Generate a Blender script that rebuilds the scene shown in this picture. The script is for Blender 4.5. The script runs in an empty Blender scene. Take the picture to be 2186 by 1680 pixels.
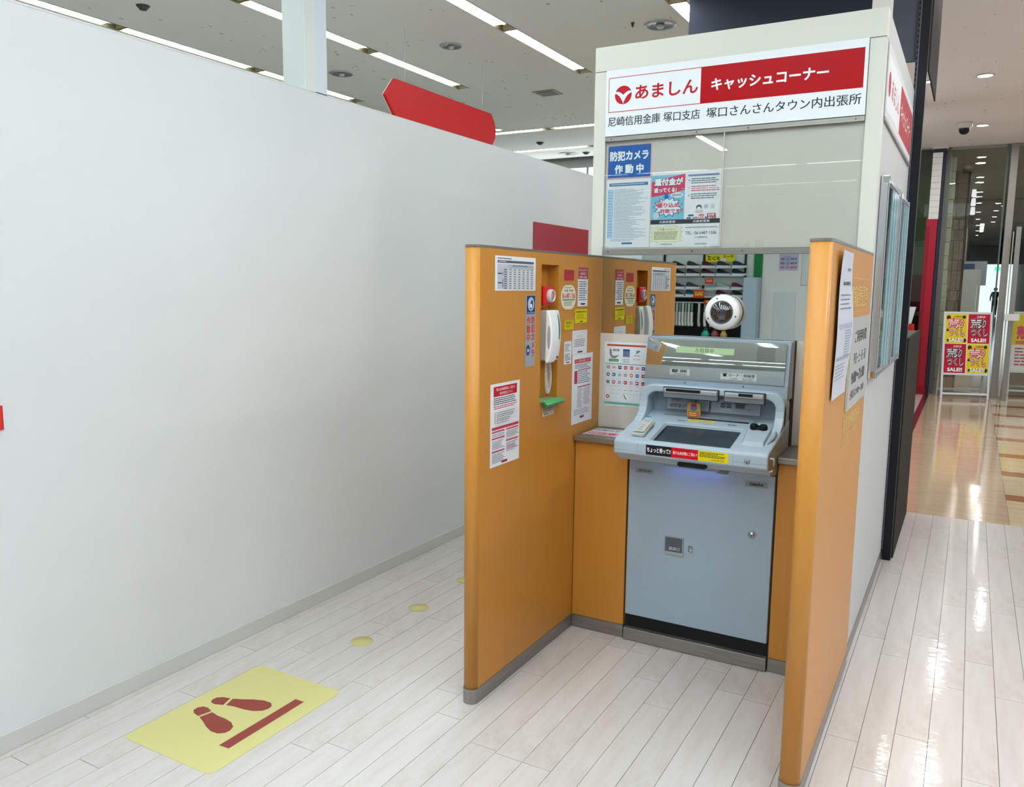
import bpy, bmesh, math, random
from mathutils import Vector, Matrix
from math import sin, cos, pi, radians
random.seed(7)
scn = bpy.context.scene
COL = scn.collection
# ------------------------------------------------------------------ camera
YAW, PITCH, ROLL = radians(29.349), radians(7.565), radians(-0.635)
fwd = Vector((-sin(YAW)*cos(PITCH), cos(YAW)*cos(PITCH), -sin(PITCH)))
rgt = Vector((cos(YAW), sin(YAW), 0)); dwn = fwd.cross(rgt)
r2 = cos(ROLL)*rgt + sin(ROLL)*dwn; d2 = -sin(ROLL)*rgt + cos(ROLL)*dwn
cam = bpy.data.objects.new('camera', bpy.data.cameras.new('camera')); COL.objects.link(cam)
cam.data.sensor_width = 36.0; cam.data.lens = 1733.4/2186*36.0
cam.data.clip_start = 0.05; cam.data.clip_end = 200
M = Matrix.Identity(4)
for i in range(3):
    M[i][0] = r2[i]; M[i][1] = -d2[i]; M[i][2] = -fwd[i]
M[0][3], M[1][3], M[2][3] = 1.455, -3.148, 1.5
cam.matrix_world = M
scn.camera = cam
# ------------------------------------------------------------------ world, light, exposure
scn.view_settings.view_transform = 'Standard'; scn.view_settings.look = 'None'
scn.view_settings.gamma = 1.0; scn.view_settings.use_curve_mapping = False
scn.view_settings.exposure = 0.30
STRIP_L = 18.0       # emission of the fluorescent strips
LAMP_K = 0.30
DOWN_L = 30.0        # emission of the mall downlights
w = bpy.data.worlds.new('store_surroundings'); scn.world = w; w.use_nodes = True
w.node_tree.nodes['Background'].inputs[0].default_value = (0.80, 0.90, 1.0, 1)
w.node_tree.nodes['Background'].inputs[1].default_value = 0.95
scn.cycles.max_bounces = 8; scn.cycles.diffuse_bounces = 4; scn.cycles.glossy_bounces = 5
scn.cycles.transparent_max_bounces = 12; scn.cycles.sample_clamp_indirect = 4.0
scn.cycles.caustics_reflective = False; scn.cycles.caustics_refractive = False
scn.cycles.use_denoising = True
def lamp(x, y, z, watts, size=.14, col=(1, .985, .97)):      # the light of one mall downlight, at its lens
    ld = bpy.data.lights.new('downlight_lamp', 'AREA'); ld.shape = 'DISK'; ld.size = size; ld.energy = watts*LAMP_K; ld.color = col
    o = bpy.data.objects.new('downlight_lamp', ld); COL.objects.link(o); o.location = (x, y, z-.014); return o
for x_, y_, w_ in ((1.40, 5.91, 40), (1.40, 8.55, 40), (.936, 5.93, 14), (1.40, 3.25, 14), (2.9, .5, 60), (4.4, .5, 70), (2.9, 3.2, 12), (4.4, 3.2, 16), (3.0, 6.0, 60), (3.0, 8.6, 60), (1.95, .9, 30)):
    lamp(x_, y_, 3.5, w_)
for y_ in (11.26, 13.76, 16.25, 21.16, 26): lamp(1.9, y_, 3.49, 60)
# ------------------------------------------------------------------ materials
def lin(c):
    if isinstance(c, str):
        c = c.lstrip('#'); c = [int(c[i:i+2], 16)/255 for i in (0, 2, 4)]
    return tuple((x/12.92 if x <= .04045 else ((x+.055)/1.055)**2.4) for x in c)
MATS = {}
def mat(c, rough=.5, metal=0., spec=.25, key=None, coat=0., emit=0.):
    k = key or (str(c), rough, metal, spec, coat, emit)
    if k in MATS: return MATS[k]
    m = bpy.data.materials.new('surface'); m.use_nodes = True
    b = m.node_tree.nodes['Principled BSDF']
    b.inputs['Base Color'].default_value = (*lin(c), 1)
    b.inputs['Roughness'].default_value = rough; b.inputs['Metallic'].default_value = metal
    b.inputs['Specular IOR Level'].default_value = spec
    if coat: b.inputs['Coat Weight'].default_value = coat; b.inputs['Coat Roughness'].default_value = .06
    if emit:
        b.inputs['Emission Color'].default_value = (*lin(c), 1); b.inputs['Emission Strength'].default_value = emit
    MATS[k] = m; return m
def nodes(m): return m.node_tree.nodes, m.node_tree.links, m.node_tree.nodes['Principled BSDF']
def tex_chain(N, L, scale, nscale, detail=4, coord='Object', rough=.6):
    tc = N.new('ShaderNodeTexCoord'); mp = N.new('ShaderNodeMapping'); no = N.new('ShaderNodeTexNoise')
    mp.inputs['Scale'].default_value = scale; no.inputs['Scale'].default_value = nscale
    no.inputs['Detail'].default_value = detail; no.inputs['Roughness'].default_value = rough
    L.new(tc.outputs[coord], mp.inputs[0]); L.new(mp.outputs[0], no.inputs[0]); return no
def noise_mat(key, c1, c2, scale, nscale, rough=.5, bump=0., detail=4, lo=.35, hi=.65, coat=0., metal=0., bscale=None, spec=.5):
    m = mat(c1, rough, metal, spec, key=key, coat=coat); N, L, b = nodes(m)
    no = tex_chain(N, L, scale, nscale, detail)
    r = N.new('ShaderNodeValToRGB'); r.color_ramp.elements[0].position = lo; r.color_ramp.elements[1].position = hi
    r.color_ramp.elements[0].color = (*lin(c1), 1); r.color_ramp.elements[1].color = (*lin(c2), 1)
    L.new(no.outputs[0], r.inputs[0]); L.new(r.outputs[0], b.inputs['Base Color'])
    if bump:
        bp = N.new('ShaderNodeBump'); bp.inputs['Strength'].default_value = bump; bp.inputs['Distance'].default_value = .01
        src = no
        if bscale: src = tex_chain(N, L, bscale, 1.0, 2)
        L.new(src.outputs[0], bp.inputs['Height']); L.new(bp.outputs[0], b.inputs['Normal'])
        if coat: L.new(bp.outputs[0], b.inputs['Coat Normal'])
    return m
WOOD = noise_mat('wood', '#bd8030', '#c38638', (34, 34, .9), 3.0, rough=.36, lo=.25, hi=.75, spec=.4)
STEEL = noise_mat('steel', '#8b8986', '#a09e9a', (2, 2, 160), 3.0, rough=.33, metal=.85)
STEELH = noise_mat('steelh', '#8a8783', '#a19d98', (2, 2, 120), 3.0, rough=.36, metal=.8)
ALU = mat('#c9ced3', .25, .9)
CHROME = mat('#dfe2e5', .12, 1.)
MIRROR = mat('#dfe2dd', .012, 1.)
CREAM = mat('#d6d4cb', .45)
BACKING = mat('#cfc9c1', .4)
BLACK = mat('#15161a', .45)
DARK = mat('#2b2c31', .5)
NAVY = mat('#2c3040', .5)
WALLW = noise_mat('wallpaint', '#d9dbdd', '#d4d6d8', (1, 1, 1), 1.2, rough=.55, lo=.3, hi=.7)
ATMG = mat('#a9bac8', .36, spec=.45)
ATMD = mat('#98a8b6', .4)
ATMM = mat('#7e868e', .4, .2)
WHITEP = mat('#eeeeee', .4)
def plank_mat():
    m = mat('#dcd8d5', .28, key='plank', coat=.35, spec=.5); N, L, b = nodes(m)
    no = tex_chain(N, L, (26, 3.0, 1), 1.0, 7, rough=.65)
    no2 = tex_chain(N, L, (3.2, 1.6, 1), 1.0, 6, rough=.7)
    r = N.new('ShaderNodeValToRGB'); e = r.color_ramp.elements
    e[0].position = .28; e[0].color = (*lin('#c4bab5'), 1); e[1].position = .54; e[1].color = (*lin('#ccc6c3'), 1)
    L.new(no.outputs[0], r.inputs[0])
    r2_ = N.new('ShaderNodeValToRGB'); e = r2_.color_ramp.elements
    e[0].position = .26; e[0].color = (*lin('#d6c3ba'), 1); e[1].position = .46; e[1].color = (1, 1, 1, 1)
    L.new(no2.outputs[0], r2_.inputs[0])
    mx = N.new('ShaderNodeMixRGB'); mx.blend_type = 'MULTIPLY'; mx.inputs[0].default_value = .75
    L.new(r.outputs[0], mx.inputs[1]); L.new(r2_.outputs[0], mx.inputs[2])
    oi = N.new('ShaderNodeObjectInfo'); mr = N.new('ShaderNodeMapRange'); mr.inputs[3].default_value = .955; mr.inputs[4].default_value = 1.0
    L.new(oi.outputs['Random'], mr.inputs[0])
    mx2 = N.new('ShaderNodeMixRGB'); mx2.blend_type = 'MULTIPLY'; mx2.inputs[0].default_value = 1
    cb = N.new('ShaderNodeCombineXYZ')
    for i in range(3): L.new(mr.outputs[0], cb.inputs[i])
    L.new(mx.outputs[0], mx2.inputs[1]); L.new(cb.outputs[0], mx2.inputs[2]); L.new(mx2.outputs[0], b.inputs['Base Color'])
    nb = tex_chain(N, L, (9, 22, 1), 1.0, 3)
    bp = N.new('ShaderNodeBump'); bp.inputs['Strength'].default_value = .22; bp.inputs['Distance'].default_value = .004
    L.new(nb.outputs[0], bp.inputs['Height']); L.new(bp.outputs[0], b.inputs['Normal']); L.new(bp.outputs[0], b.inputs['Coat Normal'])
    return m
PLANK = plank_mat()
TILE = noise_mat('tile', '#c9ac8c', '#d3b999', (1.2, 6, 1), 2.0, rough=.12, bump=.12, bscale=(2.5, 14, 1), coat=.6)
TILEY = noise_mat('tiley', '#d9c39d', '#e0cfae', (1.2, 6, 1), 2.0, rough=.12, bump=.12, bscale=(2.5, 14, 1), coat=.6)
TILEB = noise_mat('tileb', '#a86a45', '#b67850', (1.2, 6, 1), 2.0, rough=.12, bump=.12, bscale=(2.5, 14, 1), coat=.6)
TILEM = mat('#5e3238', .15, coat=.5)
def ceil_mat(key, c, sp):
    m = mat(c, .85, key=key); N, L, b = nodes(m)
    tc = N.new('ShaderNodeTexCoord'); vo = N.new('ShaderNodeTexVoronoi'); vo.inputs['Scale'].default_value = 15
    mp = N.new('ShaderNodeMapping'); mp.inputs['Scale'].default_value = (1, .55, 1)
    L.new(tc.outputs['Object'], mp.inputs[0]); L.new(mp.outputs[0], vo.inputs[0])
    no = tex_chain(N, L, (1, 1, 1), 3.0, 3)
    sub = N.new('ShaderNodeMath'); sub.operation = 'MULTIPLY_ADD'; sub.inputs[1].default_value = .62; sub.inputs[2].default_value = -.255
    L.new(no.outputs[0], sub.inputs[0])
    lt = N.new('ShaderNodeMath'); lt.operation = 'LESS_THAN'
    L.new(vo.outputs['Distance'], lt.inputs[0]); L.new(sub.outputs[0], lt.inputs[1])
    mx = N.new('ShaderNodeMixRGB'); mx.inputs[1].default_value = (*lin(c), 1); mx.inputs[2].default_value = (*lin(sp), 1)
    L.new(lt.outputs[0], mx.inputs[0]); L.new(mx.outputs[0], b.inputs['Base Color']); return m
CEIL = ceil_mat('ceil', '#e8ebe3', '#a8a99f')
CEILM = ceil_mat('ceilm', '#f2eef2', '#a89c94')
def glass_mat(key, tint=(1, 1, 1), refl=1.0, ior=1.5):
    if key in MATS: return MATS[key]
    m = bpy.data.materials.new('clear_glass'); m.use_nodes = True; N = m.node_tree.nodes; L = m.node_tree.links
    N.remove(N['Principled BSDF']); out = N['Material Output']
    t = N.new('ShaderNodeBsdfTransparent'); t.inputs[0].default_value = (*tint, 1)
    g = N.new('ShaderNodeBsdfGlossy'); g.inputs['Roughness'].default_value = .01
    f = N.new('ShaderNodeFresnel'); ge = N.new('ShaderNodeNewGeometry'); io = N.new('ShaderNodeMapRange')
    io.inputs[3].default_value = ior; io.inputs[4].default_value = 1/ior
    L.new(ge.outputs['Backfacing'], io.inputs[0]); L.new(io.outputs[0], f.inputs[0])
    ml = N.new('ShaderNodeMath'); ml.operation = 'MULTIPLY'; ml.inputs[1].default_value = refl
    mx = N.new('ShaderNodeMixShader'); L.new(f.outputs[0], ml.inputs[0]); L.new(ml.outputs[0], mx.inputs[0])
    L.new(t.outputs[0], mx.inputs[1]); L.new(g.outputs[0], mx.inputs[2]); L.new(mx.outputs[0], out.inputs[0])
    MATS[key] = m; return m
GLASS = glass_mat('glass', (.97, .985, .98))
GLASSD = glass_mat('glassd', (.62, .70, .66), 1.3)
def emis(c, s, key=None):
    k = key or ('em', str(c), s)
    if k in MATS: return MATS[k]
    m = bpy.data.materials.new('lit_surface'); m.use_nodes = True; N = m.node_tree.nodes; L = m.node_tree.links
    N.remove(N['Principled BSDF']); e = N.new('ShaderNodeEmission'); e.inputs[0].default_value = (*lin(c), 1); e.inputs[1].default_value = s
    L.new(e.outputs[0], N['Material Output'].inputs[0]); MATS[k] = m; return m
TUBE = emis('#eefcff', STRIP_L); DOWN = emis('#fff8f0', DOWN_L)
# ------------------------------------------------------------------ mesh builder
BASE = {}
def wl(o): return BASE.get(o.name, Vector((0, 0, 0))) if o else Vector((0, 0, 0))
def uvec(v): return Vector(v).normalized()
class MB:
    def __init__(s): s.v = []; s.f = []; s.m = []; s.sm = []
    def add(s, vs, fs, mi=0, smooth=False):
        n = len(s.v); s.v += [Vector(p) for p in vs]
        for f in fs: s.f.append([n+i for i in f]); s.m.append(mi); s.sm.append(smooth)
        return s
    def box(s, x0, x1, y0, y1, z0, z1, mi=0):
        return s.add([(x0, y0, z0), (x1, y0, z0), (x1, y1, z0), (x0, y1, z0), (x0, y0, z1), (x1, y0, z1), (x1, y1, z1), (x0, y1, z1)],
                     [(0, 3, 2, 1), (4, 5, 6, 7), (0, 1, 5, 4), (1, 2, 6, 5), (2, 3, 7, 6), (3, 0, 4, 7)], mi)
    def obox(s, O, U, V, N, a0, a1, b0, b1, c0, c1, mi=0):      # box in an oriented frame
        O, U, V, N = map(Vector, (O, U, V, N)); P = lambda a, b, c: O+U*a+V*b+N*c
        return s.add([P(a0, b0, c0), P(a1, b0, c0), P(a1, b1, c0), P(a0, b1, c0), P(a0, b0, c1), P(a1, b0, c1), P(a1, b1, c1), P(a0, b1, c1)],
                     [(0, 3, 2, 1), (4, 5, 6, 7), (0, 1, 5, 4), (1, 2, 6, 5), (2, 3, 7, 6), (3, 0, 4, 7)], mi)
    def prism(s, prof, axis, a0, a1, mi=0, smooth=False):        # profile in the two other axes
        def P(p, a):
            return {'x': (a, p[0], p[1]), 'y': (p[0], a, p[1]), 'z': (p[0], p[1], a)}[axis]
        n = len(prof); vs = [P(p, a0) for p in prof]+[P(p, a1) for p in prof]
        s.add(vs, [list(range(n))[::-1], list(range(n, 2*n))], mi)
        k = len(s.v)-2*n
        for i in range(n):
            j = (i+1) % n; s.f.append([k+i, k+j, k+n+j, k+n+i]); s.m.append(mi); s.sm.append(smooth)
        return s
    def tube(s, p0, p1, r0, r1=None, n=16, mi=0, cap=True, smooth=True):
        r1 = r0 if r1 is None else r1; p0, p1 = Vector(p0), Vector(p1); d = (p1-p0).normalized()
        a = d.orthogonal().normalized(); b = d.cross(a)
        vs = [p0+(a*cos(2*pi*i/n)+b*sin(2*pi*i/n))*r0 for i in range(n)]+[p1+(a*cos(2*pi*i/n)+b*sin(2*pi*i/n))*r1 for i in range(n)]
        s.add(vs, [(i, (i+1) % n, n+(i+1) % n, n+i) for i in range(n)], mi, smooth)
        if cap: s.add(vs[:n], [list(range(n))[::-1]], mi); s.add(vs[n:], [list(range(n))], mi)
        return s
    def lathe(s, O, D, prof, n=32, mi=0):                        # prof: (radius, distance along D)
        O, D = Vector(O), uvec(D); a = D.orthogonal().normalized(); b = D.cross(a)
        vs = []
        for r, h in prof:
            for i in range(n): vs.append(O+D*h+(a*cos(2*pi*i/n)+b*sin(2*pi*i/n))*max(r, 1e-5))
        fs = []
        for k in range(len(prof)-1):
            for i in range(n):
                j = (i+1) % n; fs.append((k*n+i, k*n+j, (k+1)*n+j, (k+1)*n+i))
        return s.add(vs, fs, mi, True)
    def path(s, pts, r, n=8, mi=0):
        pts = [Vector(p) for p in pts]; vs = []; up = Vector((0.31, .17, .93)).normalized()
        for i, p in enumerate(pts):
            d = (pts[min(i+1, len(pts)-1)]-pts[max(i-1, 0)]).normalized()
            a = d.cross(up); a = (a if a.length > .05 else d.orthogonal()).normalized(); b = d.cross(a)
            rr = r[i] if isinstance(r, (list, tuple)) else r
            vs += [p+(a*cos(2*pi*k/n)+b*sin(2*pi*k/n))*rr for k in range(n)]
        fs = [(i*n+k, i*n+(k+1) % n, (i+1)*n+(k+1) % n, (i+1)*n+k) for i in range(len(pts)-1) for k in range(n)]
        fs += [list(range(n))[::-1], [len(vs)-n+k for k in range(n)]]
        return s.add(vs, fs, mi, True)
    def build(s, name, ms, parent=None, bevel=0., seg=2, base=None, fix=True):
        me = bpy.data.meshes.new(name); o = wl(parent) if base is None else Vector(base)
        me.from_pydata([p-o for p in s.v], [], s.f)
        if not isinstance(ms, (list, tuple)): ms = [ms]
        for m in ms: me.materials.append(m)
        for i, p in enumerate(me.polygons): p.material_index = s.m[i]; p.use_smooth = s.sm[i]
        if fix:
            bm = bmesh.new(); bm.from_mesh(me); bmesh.ops.remove_doubles(bm, verts=bm.verts, dist=1e-6)
            bmesh.ops.recalc_face_normals(bm, faces=bm.faces); bm.to_mesh(me); bm.free()
        ob = bpy.data.objects.new(name, me); COL.objects.link(ob)
        if parent is not None: ob.parent = parent
        elif base is not None: ob.location = o
        BASE[ob.name] = Vector(o)
        if bevel:
            md = ob.modifiers.new('bevel', 'BEVEL'); md.width = bevel; md.segments = seg; md.limit_method = 'ANGLE'; md.angle_limit = radians(35)
            md.harden_normals = True
        return ob
def cut(ob, cutter):        # boolean difference, applied
    c = cutter.build('cutter', [ob.data.materials[0]], base=wl(ob)); c.location = (0, 0, 0)
    c.parent = None; mats_ = list(ob.data.materials)
    pm = ob.parent; loc = ob.location.copy(); ob.parent = None; ob.location = (0, 0, 0)
    bev = [(m.width, m.segments) for m in ob.modifiers]; ob.modifiers.clear()
    md = ob.modifiers.new('b', 'BOOLEAN'); md.operation = 'DIFFERENCE'; md.object = c; md.solver = 'EXACT'
    bpy.context.view_layer.update(); dg = bpy.context.evaluated_depsgraph_get()
    me = bpy.data.meshes.new_from_object(ob.evaluated_get(dg)); ob.modifiers.clear()
    ob.data = me; ob.parent = pm; ob.location = loc
    bpy.data.objects.remove(c)
    for wd, sg in bev:
        md = ob.modifiers.new('bevel', 'BEVEL'); md.width = wd; md.segments = sg; md.limit_method = 'ANGLE'; md.angle_limit = radians(35)
    return ob
def tag(o, label=None, cat=None, group=None, kind=None):
    if label: o['label'] = label
    if cat: o['category'] = cat
    if group: o['group'] = group
    if kind: o['kind'] = kind
    return o
def thing(name, label, cat, loc=(0, 0, 0), group=None):
    o = bpy.data.objects.new(name, None); COL.objects.link(o); o.location = loc; o.empty_display_size = .05
    BASE[o.name] = Vector(loc); return tag(o, label, cat, group)
# ------------------------------------------------------------------ lettering
TC = {}
def glyphs(body, bold=0., sp=1.0, ls=1.0, res=3):
    key = (body, bold, sp, ls, res)
    if key in TC: return TC[key]
    cu = bpy.data.curves.new('t', 'FONT'); cu.body = body; cu.size = 1.0; cu.resolution_u = res; cu.align_x = 'CENTER'
    cu.space_character = sp; cu.space_line = ls; cu.fill_mode = 'FRONT'
    ob = bpy.data.objects.new('t', cu); COL.objects.link(ob)
    bpy.context.view_layer.update(); dg = bpy.context.evaluated_depsgraph_get(); me = ob.evaluated_get(dg).to_mesh()
    vs = [(v.co.x, v.co.y, 0) for v in me.vertices]; fs = [tuple(p.vertices) for p in me.polygons]
    bpy.data.objects.remove(ob); bpy.data.curves.remove(cu)
    if not vs: vs = [(0, 0, 0), (1, 0, 0), (1, 1, 0)]; fs = [(0, 1, 2)]
    if bold >= .008:        # heavier strokes: the outline repeated a little to each side
        b = bold; sh = [(-b, 0), (b, 0)] if b < .022 else [(0, 0), (-b, 0), (b, 0), (0, b), (0, -b), (b*.7, b*.7), (-b*.7, b*.7), (b*.7, -b*.7), (-b*.7, -b*.7)]
        if b > .055: sh += [(-b/2, 0), (b/2, 0), (0, b/2), (0, -b/2)]
        n = len(vs); vs, fs = [(x+dx, y+dy, k) for k, (dx, dy) in enumerate(sh) for x, y, _ in vs], [tuple(i+k*n for i in f) for k in range(len(sh)) for f in fs]
    x0 = min(v[0] for v in vs); x1 = max(v[0] for v in vs); y0 = min(v[1] for v in vs); y1 = max(v[1] for v in vs)
    TC[key] = ([((x-x0)/max(x1-x0, 1e-6), (y-y0)/max(y1-y0, 1e-6), k*.000018) for x, y, k in vs], fs); return TC[key]
class Sheet:
    """a flat printed thing on a plane: O lower-left corner, U right, V up, N out of the surface (metres)"""
    def __init__(s, name, label, cat, O, U, V, w, h, col, thick=.0008, parent=None, group=None, rc=0., rough=.45, off=.0004, wave=None, matr=None):
        s.O = Vector(O); s.U = uvec(U); s.V = uvec(V); s.N = s.U.cross(s.V); s.w = w; s.h = h; s.th = thick+off
        s.mb = MB(); s.ms = []; s.wave = wave; s.rough = rough
        b = MB(); pts = s.rrect(0, 0, w, h, rc)
        if wave:
            n = 24; q = []
            for i in range(n+1):
                for a in (0, w/2, w): q.append(s.P(a, h*i/n, 0))
            fs = [(3*i+j, 3*i+j+1, 3*i+j+4, 3*i+j+3) for i in range(n) for j in (0, 1)]
            b.add(q, fs, 0, True)
        elif rc:
            n = len(pts); lo = [s.P(*p, -thick) for p in pts]; hi = [s.P(*p, 0) for p in pts]
            b.add(lo+hi, [list(range(n, 2*n)), list(range(n))[::-1]]+[(i, (i+1) % n, n+(i+1) % n, n+i) for i in range(n)])
        else: b.obox(s.O+s.N*off, s.U, s.V, s.N, 0, w, 0, h, 0, thick)
        base = s.O if parent is None else wl(parent)
        s.ob = b.build(name, matr or mat(col, rough), parent, base=base)
        if parent is None: tag(s.ob, label, cat, group)
        elif label: s.ob['label'] = label
    def P(s, x, y, l):
        p = s.O+s.U*x+s.V*y+s.N*(s.th+l)
        if s.wave: p = p+s.N*s.wave(x/s.w, y/s.h)
        return p
    def rrect(s, x0, y0, x1, y1, r):
        if not r: return [(x0, y0), (x1, y0), (x1, y1), (x0, y1)]
        out = []
        for cx, cy, a in ((x1-r, y0+r, -90), (x1-r, y1-r, 0), (x0+r, y1-r, 90), (x0+r, y0+r, 180)):
            for k in range(5): t = radians(a+22.5*k); out.append((cx+r*cos(t), cy+r*sin(t)))
        return out
    def mi(s, c):
        k = c if not isinstance(c, bpy.types.Material) else c.name
        for i, (kk, m) in enumerate(s.ms):
            if kk == k: return i
        s.ms.append((k, c if isinstance(c, bpy.types.Material) else mat(c, s.rough, spec=.12))); return len(s.ms)-1
    def poly(s, pts, c, l=1):
        s.mb.add([s.P(x*s.w, y*s.h, l*.00025) for x, y in pts], [list(range(len(pts)))], s.mi(c)); return s
    def rect(s, x0, y0, x1, y1, c, l=1, r=0):
        asp = s.w/s.h
        if r:
            pts = [(x/s.w, y/s.h) for x, y in s.rrect(x0*s.w, y0*s.h, x1*s.w, y1*s.h, r)]
        else: pts = [(x0, y0), (x1, y0), (x1, y1), (x0, y1)]
        if s.wave and not r:
            n = 3; pts = [(x0, y0), (x1, y0), (x1, y1), (x0, y1)]
        return s.poly(pts, c, l)
    def disc(s, cx, cy, rx, ry, c, l=1, n=28, a0=0, a1=2*pi):
        return s.poly([(cx+rx*cos(a0+(a1-a0)*i/n), cy+ry*sin(a0+(a1-a0)*i/n)) for i in range(n if abs(a1-a0-2*pi) < 1e-6 else n+1)], c, l)
    def text(s, x0, y0, x1, y1, body, c, l=2, bold=0., sp=1., ls=1., skew=0., flip=False, res=3):
        vs, fs = glyphs(body, bold, sp, ls, res); q = []
        for x, y, lift in vs:
            if flip: y = 1-y
            q.append(s.P((x0+(x1-x0)*x)*s.w+skew*y*(y1-y0)*s.h, (y0+(y1-y0)*y)*s.h, l*.00025+lift))
        s.mb.add(q, fs, s.mi(c)); return s
    def lines(s, x0, y0, x1, y1, n, c, l=2, fill=.45, rag=.3, chunk=None):
        hh = (y1-y0)/n; cw = (chunk or hh*s.h*.75)/s.w
        for i in range(n):
            yb = y1-(i+1)*hh+hh*(1-fill)/2; x = x0; xe = x1-(x1-x0)*rag*random.random()
            while x < xe:
                ww = cw*random.uniform(.8, 3.5)
                s.rect(x, yb, min(x+ww, xe), yb+hh*fill, c, l); x += ww+cw*.3
        return s
    def grid(s, x0, y0, x1, y1, nx, ny, c, t=.0006, l=2):
        tx = t/s.w; ty = t/s.h
        for i in range(nx+1):
            x = x0+(x1-x0)*i/nx; s.rect(x-tx/2, y0, x+tx/2, y1, c, l)
        for i in range(ny+1):
            y = y0+(y1-y0)*i/ny; s.rect(x0, y-ty/2, x1, y+ty/2, c, l)
        return s
    def done(s):
        if s.ms: s.mb.build('print', [m for _, m in s.ms], s.ob, fix=False)
        return s.ob
X, Y, Z = Vector((1, 0, 0)), Vector((0, 1, 0)), Vector((0, 0, 1))
INK = '#23262b'; RED = '#b81f2d'; PAPER = '#e4e7ec'
# ================================================================== SETTING
# ---- floor: sub floor + whitewashed planks + mall tiles
fl = MB(); fl.box(-16, 12, -16, 60, -.06, -.004); FLOOR = tag(fl.build('floor', mat('#5c5651', .5)), kind='structure')
PW, PL = .1015, .93
def plank_x(k): return .013+PW*k
pm = MB(); pm.box(0, PW-.0012, 0, PL-.0016, -.004, 0)
plank0 = None; nplank = 0
off = {2: -.10, 1: -.087, 0: -.49, 3: -.10, 4: -.303, 5: -.48, 6: -.10, 7: -.24, 8: -.266, 11: -.361, 12: -.52, 13: -.24, 14: .225, 15: -.415, 16: .23, -1: -.917}
me_cache = {}
def plank(x0, y0, y1):
    global plank0, nplank
    L = round(y1-y0, 4)
    if L < .02: return
    if L not in me_cache:
        q = MB(); q.box(0, PW-.0017, 0, L-.0022, -.004, 0); o = q.build('plank', PLANK, FLOOR); me_cache[L] = o.data
    else:
        o = bpy.data.objects.new('plank', me_cache[L]); COL.objects.link(o); o.parent = FLOOR
    o.location = (x0, y0, random.uniform(-.0002, .0)); nplank += 1
for k in range(-12, 21):
    o0 = off.get(k, random.uniform(-.93, 0)); x0 = plank_x(k)
    ylo = -3.3 if x0 > 0.9 else -2.9
    if x0 < -.2: ylo = -2.75
    j = math.floor((ylo-o0)/PL); y = o0+j*PL
    while y < 2.875:
        a, b_ = max(y, ylo-.6), min(y+PL, 2.875)
        inside_booth = (x0 > .0 and x0+PW < 1.1 and a > .3)
        if not inside_booth: plank(x0, a, b_)
        y += PL
# planks further away than the ones in view: the same boards, joined
q = MB()
for k in range(-70, 90):
    x0 = plank_x(k)
    for (ya, yb) in ([(-13, -3.9)] if -12 <= k <= 20 else [(-13, 2.87)]):
        y = ya
        if (k in range(9, 21)): yb = -4.25
        while y < yb-.01:
            q.box(x0, x0+PW-.0013, y, min(y+PL, yb)-.0018, -.004, -.0002); y += PL
rest = tag(q.build('distant_planks', PLANK, FLOOR, fix=False), kind='stuff')
def tile(nm, x0, x1, y0, y1, m):
    o = MB().box(x0+.001, x1-.001, y0+.001, y1-.001, -.004, 0).build(nm, m, FLOOR); return o
y = 2.878
tj = [2.878, 3.6, 4.51, 5.38, 6.33, 7.27, 8.2, 9.12, 10.05]
for a, b_ in zip(tj[:-1], tj[1:]):
    tile('beige_tile', 1.0, 1.77, a, b_, TILE)
    tile('brown_tile', 1.77, 3.1, b_-.0, b_+.2, TILEB) if b_ < 9.9 else None
    tile('cream_tile', 1.77, 3.1, a+(.2 if a > 2.9 else 0), b_, TILEY)
    tile('beige_tile', .2, .93 if a > 5 else 1.0, a, b_, mat('#e5d6d2', .12, coat=.5) if a > 5 else TILE)
    if a > 5: tile('maroon_tile', .93, 1.0, a, b_, TILEM)
tile('corridor_tile', -3, 6, 10.06, 58, TILE)
tile('corridor_tile', 3.1, 9, 2.878, 10.05, TILEY)
# ---- store ceiling, slotted for the strip lights
ZC = 3.2; HW = .055
rows = [-.225-1.163*i for i in range(-4, 5)]          # x of the rows that run away from the viewer
rows += [-.225+1.163*(k+.5) for k in range(0, 4)]        # extra rows in between, added as fill light for booth and left wall
rows.sort()
FILL_ROWS = [round(-.225+1.163*(k+.5), 4) for k in range(0, 4)]
def unit_on(r, i):
    if r > .3 and segs_far_(i)+1.24 > -.65: return False
    if round(r, 4) in FILL_ROWS and i > 5: return False
    if r > -.3 and i >= 6: return False
    if r < -3.6 and r > -3.9 and i >= 6: return False
    if r < -2.4 and r > -2.8 and i >= 7: return False
    return True
def segs_far_(i): return 3.07-1.24*(i+1)
segs_far = [3.07-1.24*(i+1) for i in range(8)]         # unit starts
YA = segs_far[-1]
cz = MB()
def slab(m, x0, x1, y0, y1, z=ZC): m.box(x0, x1, y0, y1, z, z+.02)
edges = [-16]+[v for r in rows for v in (r-HW, r+HW)]+[5.0]
for i in range(0, len(edges), 2):
    x0, x1 = edges[i], edges[i+1]
    slab(cz, x0, min(x1, 5.0), YA, -.65)
    if x0 < .3: slab(cz, x0, min(x1, .3 if x1 > .3 else x1), -.65, 3.07)
for r in rows:
    for i in range(8):
        ya, yb = segs_far_(i), segs_far_(i)+1.24
        if not unit_on(r, i) and ya < -.65: slab(cz, r-HW, r+HW, ya, min(yb, -.65))
        elif r > .3 and yb > -.65 > ya: slab(cz, r-HW, r+HW, ya, -.65)
slab(cz, .3, 1.3, -.65, 1.75)
XR = [5.02, 6.22]
slab(cz, -16, .3, 3.07, XR[0]-HW); slab(cz, -16, .3, XR[0]+HW, XR[1]-HW); slab(cz, -16, .3, XR[1]+HW, 7.0)
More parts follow.
